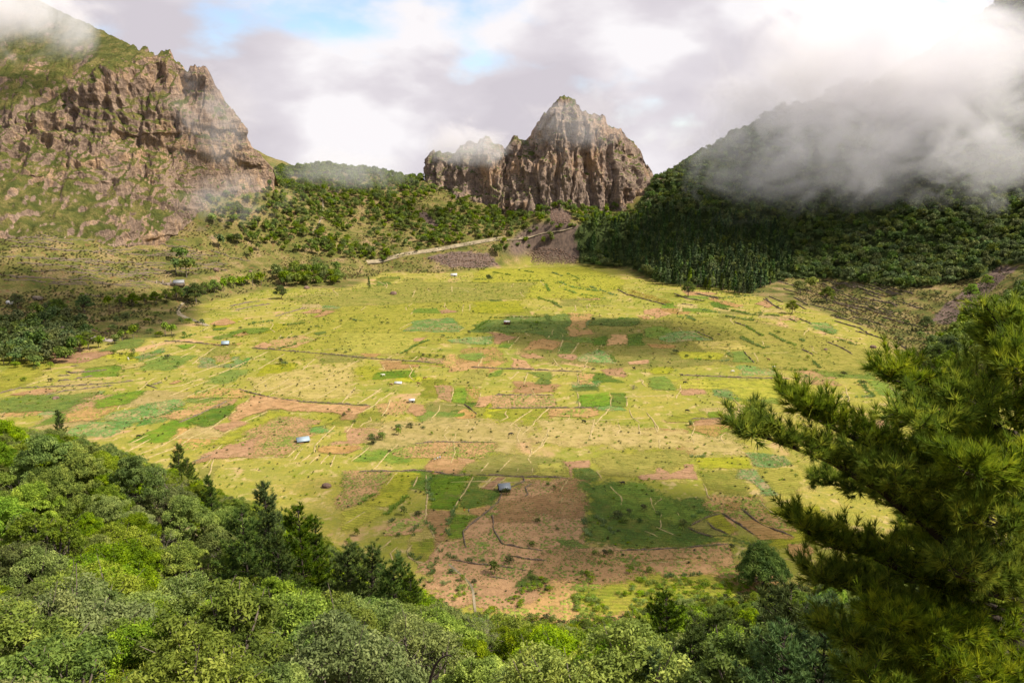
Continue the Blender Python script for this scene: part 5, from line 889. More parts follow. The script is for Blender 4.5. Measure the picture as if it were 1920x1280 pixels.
# ------------------------------------------------------------------ shrubs, scrub and cane hedges
SHRUBS = {6: [(855, 655, 3), (912, 668, 2.4), (1003, 655, 3), (990, 690, 3), (1258, 690, 3.4), (1340, 748, 2.6), (180, 860, 2.6), (380, 862, 2.6), (260, 776, 2), (930, 790, 1.6), (1060, 305, 4), (1125, 320, 3.5), (1180, 365, 3.5), (1250, 275, 4), (1360, 430, 4), (1420, 425, 4.5), (1480, 435, 3.5), (1520, 440, 4), (1200, 528, 4.5), (1300, 530, 3), (1385, 530, 3.4), (1610, 456, 2), (1170, 300, 3), (960, 390, 4), (1110, 420, 4), (820, 155, 3), (545, 220, 4), (620, 220, 3), (770, 230, 4), (350, 400, 3), (450, 405, 4), (560, 410, 4), (700, 420, 3.5), (640, 400, 3.5), (780, 410, 4), (880, 430, 4.5), (850, 480, 5), (930, 490, 5), (1030, 490, 5), (1130, 500, 4), (420, 370, 4), (230, 355, 5), (270, 300, 4)],
 5: [(845, 230, 2.2), (880, 262, 3), (1150, 490, 3), (1180, 503, 3), (795, 345, 2), (1360, 245, 2), (1600, 175, 2), (1560, 395, 2), (650, 215, 1.8), (995, 265, 1.6), (1310, 260, 2), (730, 890, 1.2), (1830, 1050, 2.5), (1900, 1040, 3), (1845, 1090, 2.5), (1700, 930, 1.5), (1230, 20, 3), (880, 20, 2.5)],
 1: [(1240, 590, 2.6), (1430, 975, 2), (1150, 1180, 3.2), (1265, 1105, 2.4), (225, 180, 1.8), (310, 180, 2.8), (240, 215, 1.6), (430, 100, 3), (430, 140, 2.6), (520, 85, 2.4), (615, 95, 1.6), (680, 140, 1.3), (365, 270, 1.2), (825, 1178, 1.6), (910, 1235, 1.6), (1000, 1250, 1.3), (1550, 520, 1.4), (1600, 550, 1.4), (1475, 800, 1.8), (1620, 855, 1.2), (470, 740, 2.6), (580, 750, 2), (430, 900, 1.6), (120, 895, 2), (985, 105, 1)],
 2: [(480, 800, 1.6), (860, 70, 1.6), (400, 740, 1.8), (320, 770, 3), (370, 800, 2.4), (510, 715, 2.2), (805, 820, 2.4), (140, 1040, 1.8), (220, 1050, 1.8), (260, 1035, 1.6), (550, 1170, 2), (1170, 1000, 1.6)],
 3: [(1470, 195, 3), (950, 635, 1.2), (305, 195, 2), (350, 190, 2), (70, 158, 2), (110, 180, 1.8), (260, 150, 1.8), (615, 430, 2), (668, 440, 2), (720, 440, 2), (770, 445, 2), (960, 270, 2.6), (765, 290, 2.4), (1380, 300, 1.2), (990, 110, 2), (1260, 195, 3), (1890, 160, 2.4), (70, 400, 1.8), (35, 410, 1.8), (20, 880, 1.8), (60, 850, 1.6)],
 4: [(1070, 495, 3.4), (1150, 518, 2.2), (1325, 540, 2.4), (510, 280, 2), (450, 240, 2.6), (1180, 1030, 2), (1900, 820, 3), (1840, 340, 2.4), (1460, 445, 2)],
 7: [(1160, 300, 5), (1215, 480, 4), (1330, 470, 5), (1050, 300, 4), (1250, 380, 4), (1120, 380, 3.5), (940, 270, 3.5), (870, 330, 3), (1180, 250, 3), (1350, 230, 4), (1420, 220, 4), (700, 580, 2.4), (900, 670, 3), (690, 680, 2.2), (575, 790, 2), (1010, 720, 3), (1100, 610, 3), (530, 290, 2)]}
for crop, L in SHRUBS.items():
    for k, (X, Y, H) in enumerate(L):
        p = px_of(crop, (X, Y))[0]; t = at_ground(*p)[0]
        if np.isnan(t).any(): continue
        look, lm = [('round green shrub', 'mid'), ('olive brown shrub', 'scrub'), ('dark green shrub', 'deep')][(k + crop) % 3]
        o = plant('shrub', BUSH[k % 3], LEAF[lm], t, H / 2.6 * 1.3, k * 2.1, 1.15); later(o, look, p[0], p[1], 'shrub', 'shrubs on the crater floor')
CANES = {1: [(660, 470, 645, 560, 680, 640), (850, 700, 820, 800, 800, 900), (640, 800, 720, 890), (580, 810, 520, 900), (350, 800, 440, 760), (740, 1020, 880, 1080), (950, 1090, 1160, 1105), (740, 1040, 690, 1120, 640, 1220), (750, 1250, 850, 1255), (620, 1230, 700, 1240), (510, 1040, 560, 1080, 620, 1080), (420, 1030, 440, 1170), (130, 660, 300, 560), (330, 740, 520, 590)],
 2: [(150, 760, 230, 830, 290, 880, 350, 850), (590, 710, 630, 760), (880, 760, 940, 720, 900, 690), (860, 310, 990, 310), (60, 860, 130, 930), (60, 780, 60, 830), (380, 1130, 510, 1180), (180, 1095, 250, 1115), (260, 1170, 340, 1170), (640, 1205, 950, 1190)],
 3: [(1120, 148, 1350, 142, 1600, 138), (1000, 235, 1050, 200, 1100, 165), (1340, 180, 1440, 190), (1540, 120, 1560, 170), (790, 295, 900, 297), (450, 415, 560, 350, 670, 310), (1040, 235, 1090, 215), (1400, 215, 1480, 195), (1580, 30, 1650, 70)],
 4: [(1090, 220, 1220, 240), (1270, 258, 1310, 268), (1450, 215, 1660, 248), (1400, 152, 1600, 192, 1660, 205), (1600, 295, 1720, 362), (1550, 375, 1700, 445, 1800, 452), (1220, 538, 1280, 543), (1420, 550, 1480, 545), (1440, 478, 1500, 525), (1780, 345, 1920, 425), (1270, 165, 1440, 195), (1650, 185, 1850, 215), (570, 240, 600, 245), (640, 235, 720, 225), (585, 510, 612, 560), (420, 250, 380, 320), (1500, 60, 1560, 45), (1640, 40, 1740, 30)],
 7: [(200, 290, 380, 330, 540, 335), (330, 455, 460, 520), (520, 455, 640, 505), (880, 470, 980, 505), (790, 420, 840, 440), (640, 465, 700, 485), (20, 335, 70, 365), (330, 355, 400, 365), (720, 590, 780, 635), (600, 638, 770, 640), (240, 235, 420, 220), (760, 760, 790, 780), (980, 700, 1070, 790), (880, 790, 1080, 785), (1290, 700, 1370, 720)],
 8: [(850, 92, 960, 112), (930, 138, 1150, 142), (1220, 150, 1300, 180, 1450, 200), (1250, 190, 1330, 215, 1480, 240), (1180, 95, 1235, 115), (740, 135, 820, 132), (1100, 235, 1210, 270), (1380, 170, 1540, 225), (990, 80, 1080, 95), (1140, 160, 1160, 200), (1260, 100, 1330, 130)],
 5: [(940, 185, 1100, 170), (1160, 200, 1350, 185), (1380, 215, 1460, 205), (1680, 160, 1760, 170), (900, 200, 940, 190), (1150, 300, 1290, 290), (1130, 380, 1280, 340), (400, 300, 520, 265)],
 6: [(330, 395, 520, 440, 700, 465, 830, 490), (820, 250, 1000, 240, 1160, 235), (60, 640, 160, 660), (280, 670, 410, 690)]}
for crop, L in CANES.items():
    for flat in L:
        p = px_of(crop, flat); g3 = at_ground(*p.T)
        if np.isnan(g3).any(): continue
        M = Mesh(); D = np.linalg.norm(g3.mean(0)); sz = 1.7 + min(1.0, D * 0.0009)
        for a in range(len(g3) - 1):
            k = max(2, int(np.linalg.norm(g3[a + 1] - g3[a]) / (1.2 + D * 0.0009)))
            for t in range(k):
                q = g3[a] + (g3[a + 1] - g3[a]) * (t + r.uniform(-0.3, 0.3)) / k + np.array([*r.normal(size=2) * 0.55, 0]); q[2] = ground(q[0], q[1])
                if r.uniform() < 0.08 + D * 0.0003: continue
                V, F, T = tuft_mesh(r.integers(1e6), sz * r.uniform(0.55, 1.15), sz * 0.42, 34, 0.16 + D * 0.00022); M.add(V + q, F, T)
        if not M.v: continue
        c_ = p.mean(0); o = link('cane_hedge', M.mesh('cane_hedge'), LEAF['cane']); later(o, ('long' if len(M.v) > 14 else 'short') + ' hedge of upright canes', c_[0], c_[1], 'hedge', 'cane hedges between the fields')
M = Mesh()
for t in np.linspace(0, 1, 60):
    p = px_of(4, (715 + 300 * t, 40 + 75 * t + r.uniform(-22, 14)))[0]; q = at_floor(*p); V, F = quads_at(q + r.normal(size=(46, 3)) * np.array([1.5, 1.5, 0.6]) + np.array([0, 0, 1.1]), 0.8, r); M.add(V, F, np.repeat(r.uniform(0, 1, 46), 4))
link('gorse_hedge', M.mesh('gorse_hedge'), LEAF['gorse'], label='yellow flowering hedge below the conifer stand', cat='hedge')
# low scrub over the slopes and weeds at the near floor edge: nobody could count it
scr_src = plant('shrub', (BUSH[1][0], BUSH[1][1].copy()), LEAF['scrub'], at_ground(250, 500)[0], 1.2, 0.2); scr_src['label'] = 'low olive scrub bush on the western terraces above the hedgerow'; scr_src['category'] = 'shrub'
rst_src = plant('shrub', (BUSH[1][0], BUSH[1][1].copy()), LEAF['rust'], at_ground(120, 480)[0], 1.2, 1.2); rst_src['label'] = 'low rust brown scrub bush on the western terraces'; rst_src['category'] = 'shrub'
grn_src = plant('shrub', (BUSH[0][0], BUSH[0][1].copy()), LEAF['fresh'], at_ground(1180, 1075)[0], 0.8, 1.2); grn_src['label'] = 'bright green weed clump on the pale soil before the wood'; grn_src['category'] = 'shrub'
for o_ in (scr_src, rst_src, grn_src):
    for c in o_.children:
        if c.name.startswith('crown'): c.data.materials[0] = c.material_slots[0].material
c4 = jitter_grid(-620, 760, 520, 1420, 3.6, r); z4 = ground(c4[:, 0], c4[:, 1]); px, py, f = project(np.c_[c4, z4]); n5 = fbm(np.c_[c4 / 16, 0 * z4], 3, 44); n6 = fbm(np.c_[c4[:, 0] / 40, z4 / 2.2, 0 * z4], 3, 45)
zone = inpoly(px, py, [(-60, 395), (330, 420), (400, 360), (620, 310), (800, 340), (1010, 430), (900, 512), (690, 520), (500, 540), (380, 570), (320, 625), (180, 640), (-60, 660)]) | inpoly(px, py, [(1480, 520), (1700, 535), (1880, 500), (1960, 560), (1900, 740), (1720, 720), (1640, 630), (1500, 570)])
zone &= sdist(c4[:, 0], c4[:, 1], FLOOR) > -3
for src, sel, nm in ((scr_src, zone & (n5 > 0.47) & (n6 > 0.42), 'olive'), (rst_src, zone & (n5 < 0.44) & (n6 > 0.5), 'rust brown')):
    p = np.c_[c4[sel], z4[sel] - 0.15]; scatter('scrub', [c for c in src.children if c.name.startswith('crown')][0], None, p, r.uniform(0.35, 0.95, len(p)), r.uniform(0, 6.28, len(p)), 'low %s scrub covering the outer slopes' % nm)
c5 = jitter_grid(-160, 160, 225, 330, 1.9, r); px, py, f = project(np.c_[c5, 0 * c5[:, 0]]); n7 = fbm(np.c_[c5 / 9, 0 * c5[:, :1]], 3, 48)
sel = inpoly(px, py, [(640, 1000), (800, 1110), (960, 1090), (1060, 1070), (1300, 1080), (1460, 1100), (1400, 1180), (900, 1190), (700, 1100)]) & (n7 > 0.5) & ~inpoly(px, py, [(870, 1100), (1000, 1085), (900, 1160)])
p = np.c_[c5[sel], ground(c5[sel][:, 0], c5[sel][:, 1]) - 0.1]; scatter('weeds', [c for c in grn_src.children if c.name.startswith('crown')][0], None, p, r.uniform(0.2, 0.85, len(p)), r.uniform(0, 6.28, len(p)), 'green weeds on the pale soil at the near floor edge')
# grass tufts and weeds all over the meadows
for src, n_, seed, lo_, hi_, nm in ((grn_src, 6500, 63, 0.14, 0.42, 'fresh green'), (scr_src, 4500, 64, 0.15, 0.40, 'olive')):
    c7 = np.stack([r.uniform(-360, 440, n_ * 2), r.uniform(250, 1060, n_ * 2)], 1); c7 = c7[(fbm(np.c_[c7 / 22, 0 * c7[:, :1]], 4, seed) + r.uniform(-0.12, 0.12, len(c7)) > 0.52) & (sdist(c7[:, 0], c7[:, 1], FLOOR) < -4)][:n_]
    c7 = c7[~inpoly(*project(np.c_[c7, 0 * c7[:, 0]])[:2], px_of(1, PLOTS[11][3]))]
    scatter('grass_tufts', [c for c in src.children if c.name.startswith('crown')][0], None, np.c_[c7, np.full(len(c7), -0.05)], r.uniform(lo_, hi_, len(c7)) * (1 + c7[:, 1] / 1400), r.uniform(0, 6.28, len(c7)), nm + ' grass tufts and weeds over the meadows')
# rows of young crop plants on the near soil plots
T0 = tuft_mesh(5, 0.75, 0.3, 9, 0.16); tm_ = Mesh().add(*T0).mesh('crop'); crop_src = link('crop_plant', tm_, LEAF['cane'], loc=at_floor(1010, 1000), label='single young crop plant on the big ploughed field', cat='plant')
for nm, (kind_i, crop, flat), sp, dens in (('big ploughed field', (10, 1, PLOTS[11][3]), 1.7, 0.55), ('pale southern soil', (0, 2, [-350, 1180, -200, 1000, 0, 1000, 340, 1020, 480, 1110, 500, 1200, 300, 1240, 0, 1220, -300, 1250]), 1.7, 0.6), ('soil band before the wood', (0, 2, [340, 1015, 850, 985, 1150, 965, 1210, 1030, 1210, 1130, 900, 1080, 480, 1110, 200, 1120, 40, 1040]), 1.6, 0.7), ('stubble plot with diggers', (0, 1, [430, 240, 560, 205, 700, 190, 1170, 200, 1150, 280, 1100, 330, 900, 320, 700, 330, 500, 310, 390, 290]), 1.9, 0.8), ('south eastern stubble plot', (0, 2, [1000, 590, 1360, 600, 1440, 690, 1500, 760, 1690, 830, 1700, 890, 1550, 880, 1370, 790, 1250, 690, 1220, 760, 1340, 800, 1100, 730, 1000, 700]), 1.7, 0.8),
                                        ('western strip field', (0, 1, [0, 410, 400, 430, 300, 560, 180, 650, 0, 720]), 1.8, 0.8), ('bluish green plot', (0, 2, [1290, 270, 1560, 300, 1640, 370, 1500, 385, 1320, 380]), 1.1, 0.9), ('stubble plots of the middle meadow', (0, 3, [1150, 730, 1595, 725, 1595, 790, 1480, 820, 1100, 820]), 1.9, 0.8), ('striped field by the blue shelter', (0, 5, [900, 1000, 1180, 890, 1400, 910, 1400, 980, 1180, 1180, 900, 1180]), 1.9, 0.8)):
    q = at_floor(*px_of(crop, flat).T)[:, :2]; c6 = jitter_grid(q[:, 0].min(), q[:, 0].max(), q[:, 1].min(), q[:, 1].max(), sp, r, 0.22); c6 = c6[inpoly(c6[:, 0], c6[:, 1], q)]; c6 = c6[(fbm(np.c_[c6 / 14, 0 * c6[:, :1]], 3, 52) + r.uniform(-0.3, 0.3, len(c6))) < 0.25 + dens * 0.5]
    scatter('crop', crop_src, None, np.c_[c6, np.full(len(c6), 0.2)], r.uniform(0.5, 1.25, len(c6)), r.uniform(0, 6.28, len(c6)), 'rows of young crop plants on the ' + nm)
# boulders and scree
def boulder(seed, s):
    bm = bmesh.new(); bmesh.ops.create_icosphere(bm, subdivisions=2, radius=1.0); P = np.array([v.co[:] for v in bm.verts]); d = 0.7 + 0.6 * fbm(P * 1.4 + seed, 3, seed)
    for v, k in zip(bm.verts, d): v.co = v.co * k * s; v.co.z *= 0.7
    me = bpy.data.meshes.new('boulder'); bm.to_mesh(me); bm.free(); return me
m = NT('dark_scree_rock'); f_ = m.noise(m.pos(), 0.25, 5, 0.65); rn = m.objrand()
MAT_SCREE = m.bsdf(m.ramp(f_, [(0.3, (0.08, 0.052, 0.04)), (0.55, (0.18, 0.115, 0.082)), (0.72, (0.28, 0.185, 0.13))]), 0.9, m.bump(f_, 0.5, 0.5), spec=0.15)
BLD = [boulder(1, 1.0), boulder(2, 1.0), boulder(3, 1.0)]; bo = []
for k, (X, Y, s, look) in enumerate([(843, 425, 3.2, 'pale boulder on the slope above the road'), (405, 507, 4.0, 'pale boulder left of the saddle trees'), (470, 510, 2.6, 'grey boulder pile edge by the saddle trees'), (1637, 652, 2.6, 'brown boulder on the eastern terraces'), (1685, 663, 3.0, 'dark boulder heap on the eastern terraces'), (1548, 656, 1.8, 'small pale boulder in the eastern meadow'), (1674, 683, 1.6, 'small grey boulder in the eastern pasture'), (738, 552, 4.5, 'dark rock heap below the northern scree'), (575, 541, 4.0, 'grey boulder at the northern floor edge'),
                                 (612, 913, 2.2, 'grey stone heap beside the yellow plots'), (105, 748, 2.4, 'stone heap with white blocks in the western meadow'), (1238, 345, 11.0, 'rounded rock knob right of the massif')]):
    t = at_ground(X, Y)[0]
    if np.isnan(t).any(): t = at_Y(X, Y, 1340.0)
    o = link('boulder', BLD[k % 3], MAT_SCREE, loc=t + np.array([0, 0, s * 0.2]), label=look, cat='boulder'); o.scale = (s, s * 0.9, s); o.rotation_euler = (0, 0, k * 1.1); bo.append(o)
for k, q in enumerate(SCREE_PX):
    q = np.array(q, float); n = 900 if k < 4 else 250; P = np.stack([r.uniform(q[:, 0].min(), q[:, 0].max(), n), r.uniform(q[:, 1].min(), q[:, 1].max(), n)], 1); P = P[inpoly(P[:, 0], P[:, 1], q)]; t = at_ground(*P.T); t = t[~np.isnan(t).any(1)]
    scatter('scree', bo[k % 3], None, t, r.uniform(0.35, 1.3, len(t)) ** 1.5 * (0.9 if k != 3 else 0.6), r.uniform(0, 6.28, len(t)), ['dark scree below the hillside road', 'dark scree under the double crowned tree', 'grey scree at the foot of the massif', 'reddish scree chute on the eastern slope', 'loose stones on the saddle slope'][k])

# ------------------------------------------------------------------ roads and paths
def ribbon(px_pts, width, lift, mat, name, label, retain=0.0):
    g = at_ground(*np.array(px_pts, float).T); g = g[~np.isnan(g).any(1)]; P = smooth_path(g, 60)
    P[:, 2] = np.convolve(np.pad(ground(P[:, 0], P[:, 1]), 3, 'edge'), np.ones(7) / 7, 'valid') + lift
    t = np.gradient(P, axis=0)[:, :2]; t /= np.linalg.norm(t, axis=1)[:, None] + 1e-9; n = np.stack([-t[:, 1], t[:, 0]], 1)
    if n[:, 1].mean() > 0: n = -n                       # towards the valley
    w = width * (0.9 + 0.25 * fbm(P / 12, 2, 3))[:, None] * 0.5; rows = []
    if retain: rows.append(np.c_[P[:, :2] + n * (w + retain * 0.45), P[:, 2] - retain])
    rows += [np.c_[P[:, :2] + n * w, P[:, 2]], P, np.c_[P[:, :2] - n * w, P[:, 2] + (0.0 if not retain else 0.1)]]
    if retain: rows.append(np.c_[P[:, :2] - n * (w + 3), P[:, 2] + 3.2])
    G = np.stack(rows, 1); return link(name, Mesh().add(G.reshape(-1, 3), grid_faces(len(rows), len(P))).mesh(name, True), mat, kind='structure', label=label)
MAT_ROAD = plain('pale_dirt_road', (0.24, 0.195, 0.125), 0.95, 0.05, 0.45, 0.12); MAT_GREY = plain('grey_cobble_road', (0.27, 0.225, 0.185), 0.95, 0.08, 0.3, 0.8)
ribbon([(688, 493), (740, 484), (800, 474), (850, 465), (900, 456), (950, 449), (1000, 443), (1050, 434), (1075, 427)], 2.4, 0.9, MAT_ROAD, 'road', 'pale road climbing across the far slope', 1.0)
ribbon([(45, 602), (90, 606), (130, 622), (170, 632), (215, 640)], 7.0, 0.35, MAT_GREY, 'road', 'grey road behind the western grove')
ribbon(px_of(6, (1372, 268, 1335, 310, 1345, 355, 1420, 390, 1500, 418, 1560, 445)), 4.6, 0.10, MAT_ROAD, 'path', 'pale curving track below the hedgerow')
ribbon([(842, 1058), (862, 1076), (884, 1100), (890, 1137), (893, 1160), (896, 1182)], 0.8, 0.24, MAT_ROAD, 'footpath', 'narrow pale footpath from the fields into the wood')
ribbon([(1212, 392), (1216, 378), (1222, 366), (1219, 352)], 7.0, 1.0, MAT_ROAD, 'path', 'pale track at the right foot of the massif')
ribbon([(585, 440), (600, 415), (606, 385), (598, 355)], 2.6, 0.9, MAT_ROAD, 'path', 'pale trail up the wooded saddle')

# ------------------------------------------------------------------ huts, ruins, posts
MAT_TIN = plain('weathered_tin', (0.22, 0.245, 0.26), 0.55, 0.4, 0.2, 2.0, 0.3); MAT_BTIN = plain('pale_blue_tin', (0.27, 0.34, 0.38), 0.5, 0.4, 0.1, 2.0); MAT_WTIN = plain('white_sheet', (0.55, 0.53, 0.50), 0.6, 0.3, 0.15, 2.0)
MAT_STONE = plain('rubble_stone', (0.21, 0.165, 0.125), 0.95, 0.1, 0.4, 1.4); MAT_DARK = plain('dark_plank', (0.05, 0.04, 0.035), 0.9, 0.1, 0.3, 3.0); MAT_RED = plain('red_brown_plank', (0.20, 0.075, 0.045), 0.85, 0.2, 0.25, 2.0)
def hut(px, py, L, W, Hh, rise, rz, roofm, wallm, look, name='hut', cat='hut', open_end=False):
    t = at_ground(px, py)[0]; root = link(name, None, loc=t, label=look, cat=cat); root.rotation_euler = (0, 0, rz); th = 0.2
    for s in (-1, 1):
        link('wall', Mesh().add(*box((0, s * (W / 2 - th / 2), Hh / 2), (L, th, Hh))).mesh('wall'), wallm, parent=root)
    for s in (-1, 1):
        if open_end and s < 0: continue
        x = s * (L / 2 - th / 2 - 0.003); v = np.array([[x + q * th / 2, y, z] for q in (-1, 1) for y, z in ((-W / 2 + 0.21, 0), (W / 2 - 0.21, 0), (W / 2 - 0.21, Hh), (0, Hh + rise * 0.93), (-W / 2 + 0.21, Hh))])
        M = Mesh().add(v, np.array([[0, 1, 2, 3, 4]])); M.f.append(np.array([[9, 8, 7, 6, 5]])); i = np.arange(5); M.f.append(np.stack([i, i + 5, (i + 1) % 5 + 5, (i + 1) % 5], 1)); link('gable', M.mesh('gable'), wallm, parent=root)
    ov = 0.35; sl = math.hypot(W / 2 + ov, rise * (W / 2 + ov) / (W / 2))
    for s in (-1, 1):
        y1 = s * (W / 2 + ov); z1 = Hh - rise * ov / (W / 2); q = np.array([[-L / 2 - ov, 0, Hh + rise], [L / 2 + ov, 0, Hh + rise], [L / 2 + ov, y1, z1], [-L / 2 - ov, y1, z1]]); up = np.array([0, 0, 0.09]); v = np.concatenate([q, q + up])
        v[:4, 1] += 0.004 * s; v[4:, 1] += 0.004 * s
        link('roof', Mesh().add(v, np.array([[0, 1, 2, 3], [7, 6, 5, 4], [0, 4, 5, 1], [1, 5, 6, 2], [2, 6, 7, 3], [3, 7, 4, 0]])).mesh('roof'), roofm, parent=root)
    link('door', Mesh().add(*box((L * 0.1, -W / 2 - 0.03, min(0.95, Hh * 0.45)), (0.9, 0.07, min(1.9, Hh * 0.9)))).mesh('door'), MAT_DARK, parent=root)
    return root
hut(945, 919, 5.0, 4.4, 1.7, 1.9, R(14), MAT_TIN, MAT_DARK, 'small grey tin roofed hut beside the big ploughed field')
hut(568, 828, 6.2, 4.6, 1.3, 1.6, R(24), MAT_BTIN, MAT_DARK, 'pale blue tin shelter with dark open end in the striped meadow', open_end=True)
hut(951, 608, 5.2, 4.4, 2.8, 0.9, R(-20), MAT_WTIN, MAT_RED, 'small red brown hut with white roof among dark green plots')
hut(772, 754, 3.2, 2.8, 1.8, 0.6, R(10), MAT_WTIN, MAT_WTIN, 'tiny white hut in the middle meadow')
hut(747, 719, 4.6, 2.6, 0.7, 0.8, R(-8), MAT_WTIN, MAT_WTIN, 'low white sheeted shelter in the middle meadow')
hut(423, 647, 5.6, 4.6, 1.8, 1.9, R(12), MAT_BTIN, MAT_STONE, 'pale grey blue roofed hut at the long field wall')
hut(851, 518, 8.0, 5.0, 2.4, 1.5, R(5), MAT_WTIN, MAT_WTIN, 'small white house below the dark scree')
hut(71, 562, 7.0, 5.0, 2.6, 1.0, R(-10), MAT_STONE, MAT_STONE, 'small brown stone hut on the western terraces', 'stone_hut', 'hut')
hut(19, 570, 5.0, 4.0, 2.6, 1.0, R(-10), MAT_WTIN, MAT_WTIN, 'small white shed beside a dark round tree near the left border', 'shed', 'shed')
# roofless stone farmhouse with one slated wing
def ruin():
    t = at_ground(318, 534)[0]; root = link('stone_farmhouse', None, loc=t, label='long ruined stone farmhouse with bare gables and one grey roofed wing', cat='house'); root.rotation_euler = (0, 0, R(12))
    def gab(x, W, Hh, rise):
        v = np.array([[x + q * 0.35, y, z] for q in (-1, 1) for y, z in ((-W / 2, -1.5), (W / 2, -1.5), (W / 2, Hh), (0.2, Hh + rise), (-0.2, Hh + rise), (-W / 2, Hh))]); M = Mesh().add(v, np.array([[0, 1, 2, 3, 4, 5]])); M.f.append(np.array([[11, 10, 9, 8, 7, 6]])); i = np.arange(6); M.f.append(np.stack([i, i + 6, (i + 1) % 6 + 6, (i + 1) % 6], 1)); link('gable', M.mesh('gable'), MAT_STONE, parent=root)
    for x in (-13, -6.5, 1.5): gab(x, 7, 2.6, 3.2)
    for s in (-1, 1):
        for x0, x1, h in ((-12.6, -6.9, 2.5), (-6.1, 1.1, 2.2), (1.9, 14.6, 2.6)):
            M = Mesh().add(*box(((x0 + x1) / 2, s * 3.3, h / 2 - 0.7), (x1 - x0, 0.6, h + 1.4))); link('wall', M.mesh('wall'), MAT_STONE, parent=root)
    gab(15, 7, 2.6, 2.4)
    for s in (-1, 1):
        q = np.array([[4, 0.004 * s, 5.1], [15.6, 0.004 * s, 5.1], [15.6, 3.9 * s, 2.3], [4, 3.9 * s, 2.3]]); v = np.concatenate([q, q + np.array([0, 0, 0.16])]); link('roof', Mesh().add(v, np.array([[0, 1, 2, 3], [7, 6, 5, 4], [0, 4, 5, 1], [1, 5, 6, 2], [2, 6, 7, 3], [3, 7, 4, 0]])).mesh('roof'), plain('grey_slate', (0.22, 0.225, 0.23), 0.7, 0.3, 0.2, 2.0), parent=root)
    for x in (-10, -2.5, 6): link('door', Mesh().add(*box((x, -3.62, 0.9), (1.0, 0.1, 1.9))).mesh('door'), MAT_DARK, parent=root)
ruin()
t = at_ground(703, 485)[0]; pl = link('utility_pole', None, loc=t, label='thin grey utility pole at the lower end of the far road', cat='pole'); link('post', Mesh().add(*tube([[0, 0, -1], [0, 0, 6], [0, 0, 12.5]], [0.28, 0.24, 0.18], 8)).mesh('post', True), MAT_TWIG, parent=pl); link('crossarm', Mesh().add(*box((0, 0.26, 11.6), (2.4, 0.16, 0.18))).mesh('crossarm'), MAT_TWIG, parent=pl)

# ------------------------------------------------------------------ parked car
def car(px, py, rz):
    t = at_ground(px, py)[0]; root = link('parked_car', None, loc=t + np.array([0, 0, 0.4]), label='white car parked on the grey road behind the grove', cat='car'); root.rotation_euler = (0, 0, rz)
    prof = [(-2.2, 0.35), (-2.25, 0.75), (-2.1, 1.0), (-1.55, 1.05), (-0.95, 1.62), (0.9, 1.66), (1.75, 1.1), (2.2, 0.95), (2.25, 0.4)]; n = len(prof); v = [(x, s * (0.86 if z < 1.2 else 0.72), z) for s in (-1, 1) for x, z in prof]
    M = Mesh().add(v, np.array([list(range(n))[::-1]])); M.f.append(np.array([list(range(n, 2 * n))])); i = np.arange(n); M.f.append(np.stack([i, (i + 1) % n, (i + 1) % n + n, i + n], 1)); link('body', M.mesh('body'), plain('white_car_paint', (0.8, 0.8, 0.8), 0.35, 0.5, 0.03), parent=root)
    glass = plain('dark_car_glass', (0.03, 0.035, 0.04), 0.1, 0.6, 0.1); blk = plain('black_rubber', (0.02, 0.02, 0.02), 0.8, 0.2, 0.2); rim = plain('grey_rim', (0.4, 0.4, 0.4), 0.4, 0.5, 0.1)
    for s in (-1, 1):
        link('window', Mesh().add([(-0.85, s * 0.81, 1.12), (0.95, s * 0.81, 1.12), (0.75, s * 0.745, 1.54), (-0.8, s * 0.745, 1.54)], [[0, 1, 2, 3]]).mesh('window'), glass, parent=root)
        link('headlight', Mesh().add(*box((2.2, s * 0.6, 0.75), (0.12, 0.35, 0.18))).mesh('headlight'), rim, parent=root)
        for x in (-1.35, 1.4):
            wv, wf = tube([[x, s * 0.72, 0.34], [x, s * 0.9, 0.34]], [0.34, 0.34], 12); w = link('wheel', Mesh().add(wv, wf).add(wv[12:], np.arange(12)[None]).mesh('wheel'), blk, parent=root); rv, rf = tube([[x, s * 0.89, 0.34], [x, s * 0.915, 0.34]], [0.2, 0.2], 10); link('rim', Mesh().add(rv, rf).add(rv[10:], np.arange(10)[None]).mesh('rim'), rim, parent=w)
    link('windscreen', Mesh().add([(0.95, -0.68, 1.62), (0.95, 0.68, 1.62), (1.72, 0.76, 1.14), (1.72, -0.76, 1.14)], [[0, 1, 2, 3]]).mesh('windscreen'), glass, parent=root)
car(82, 599, R(-35))

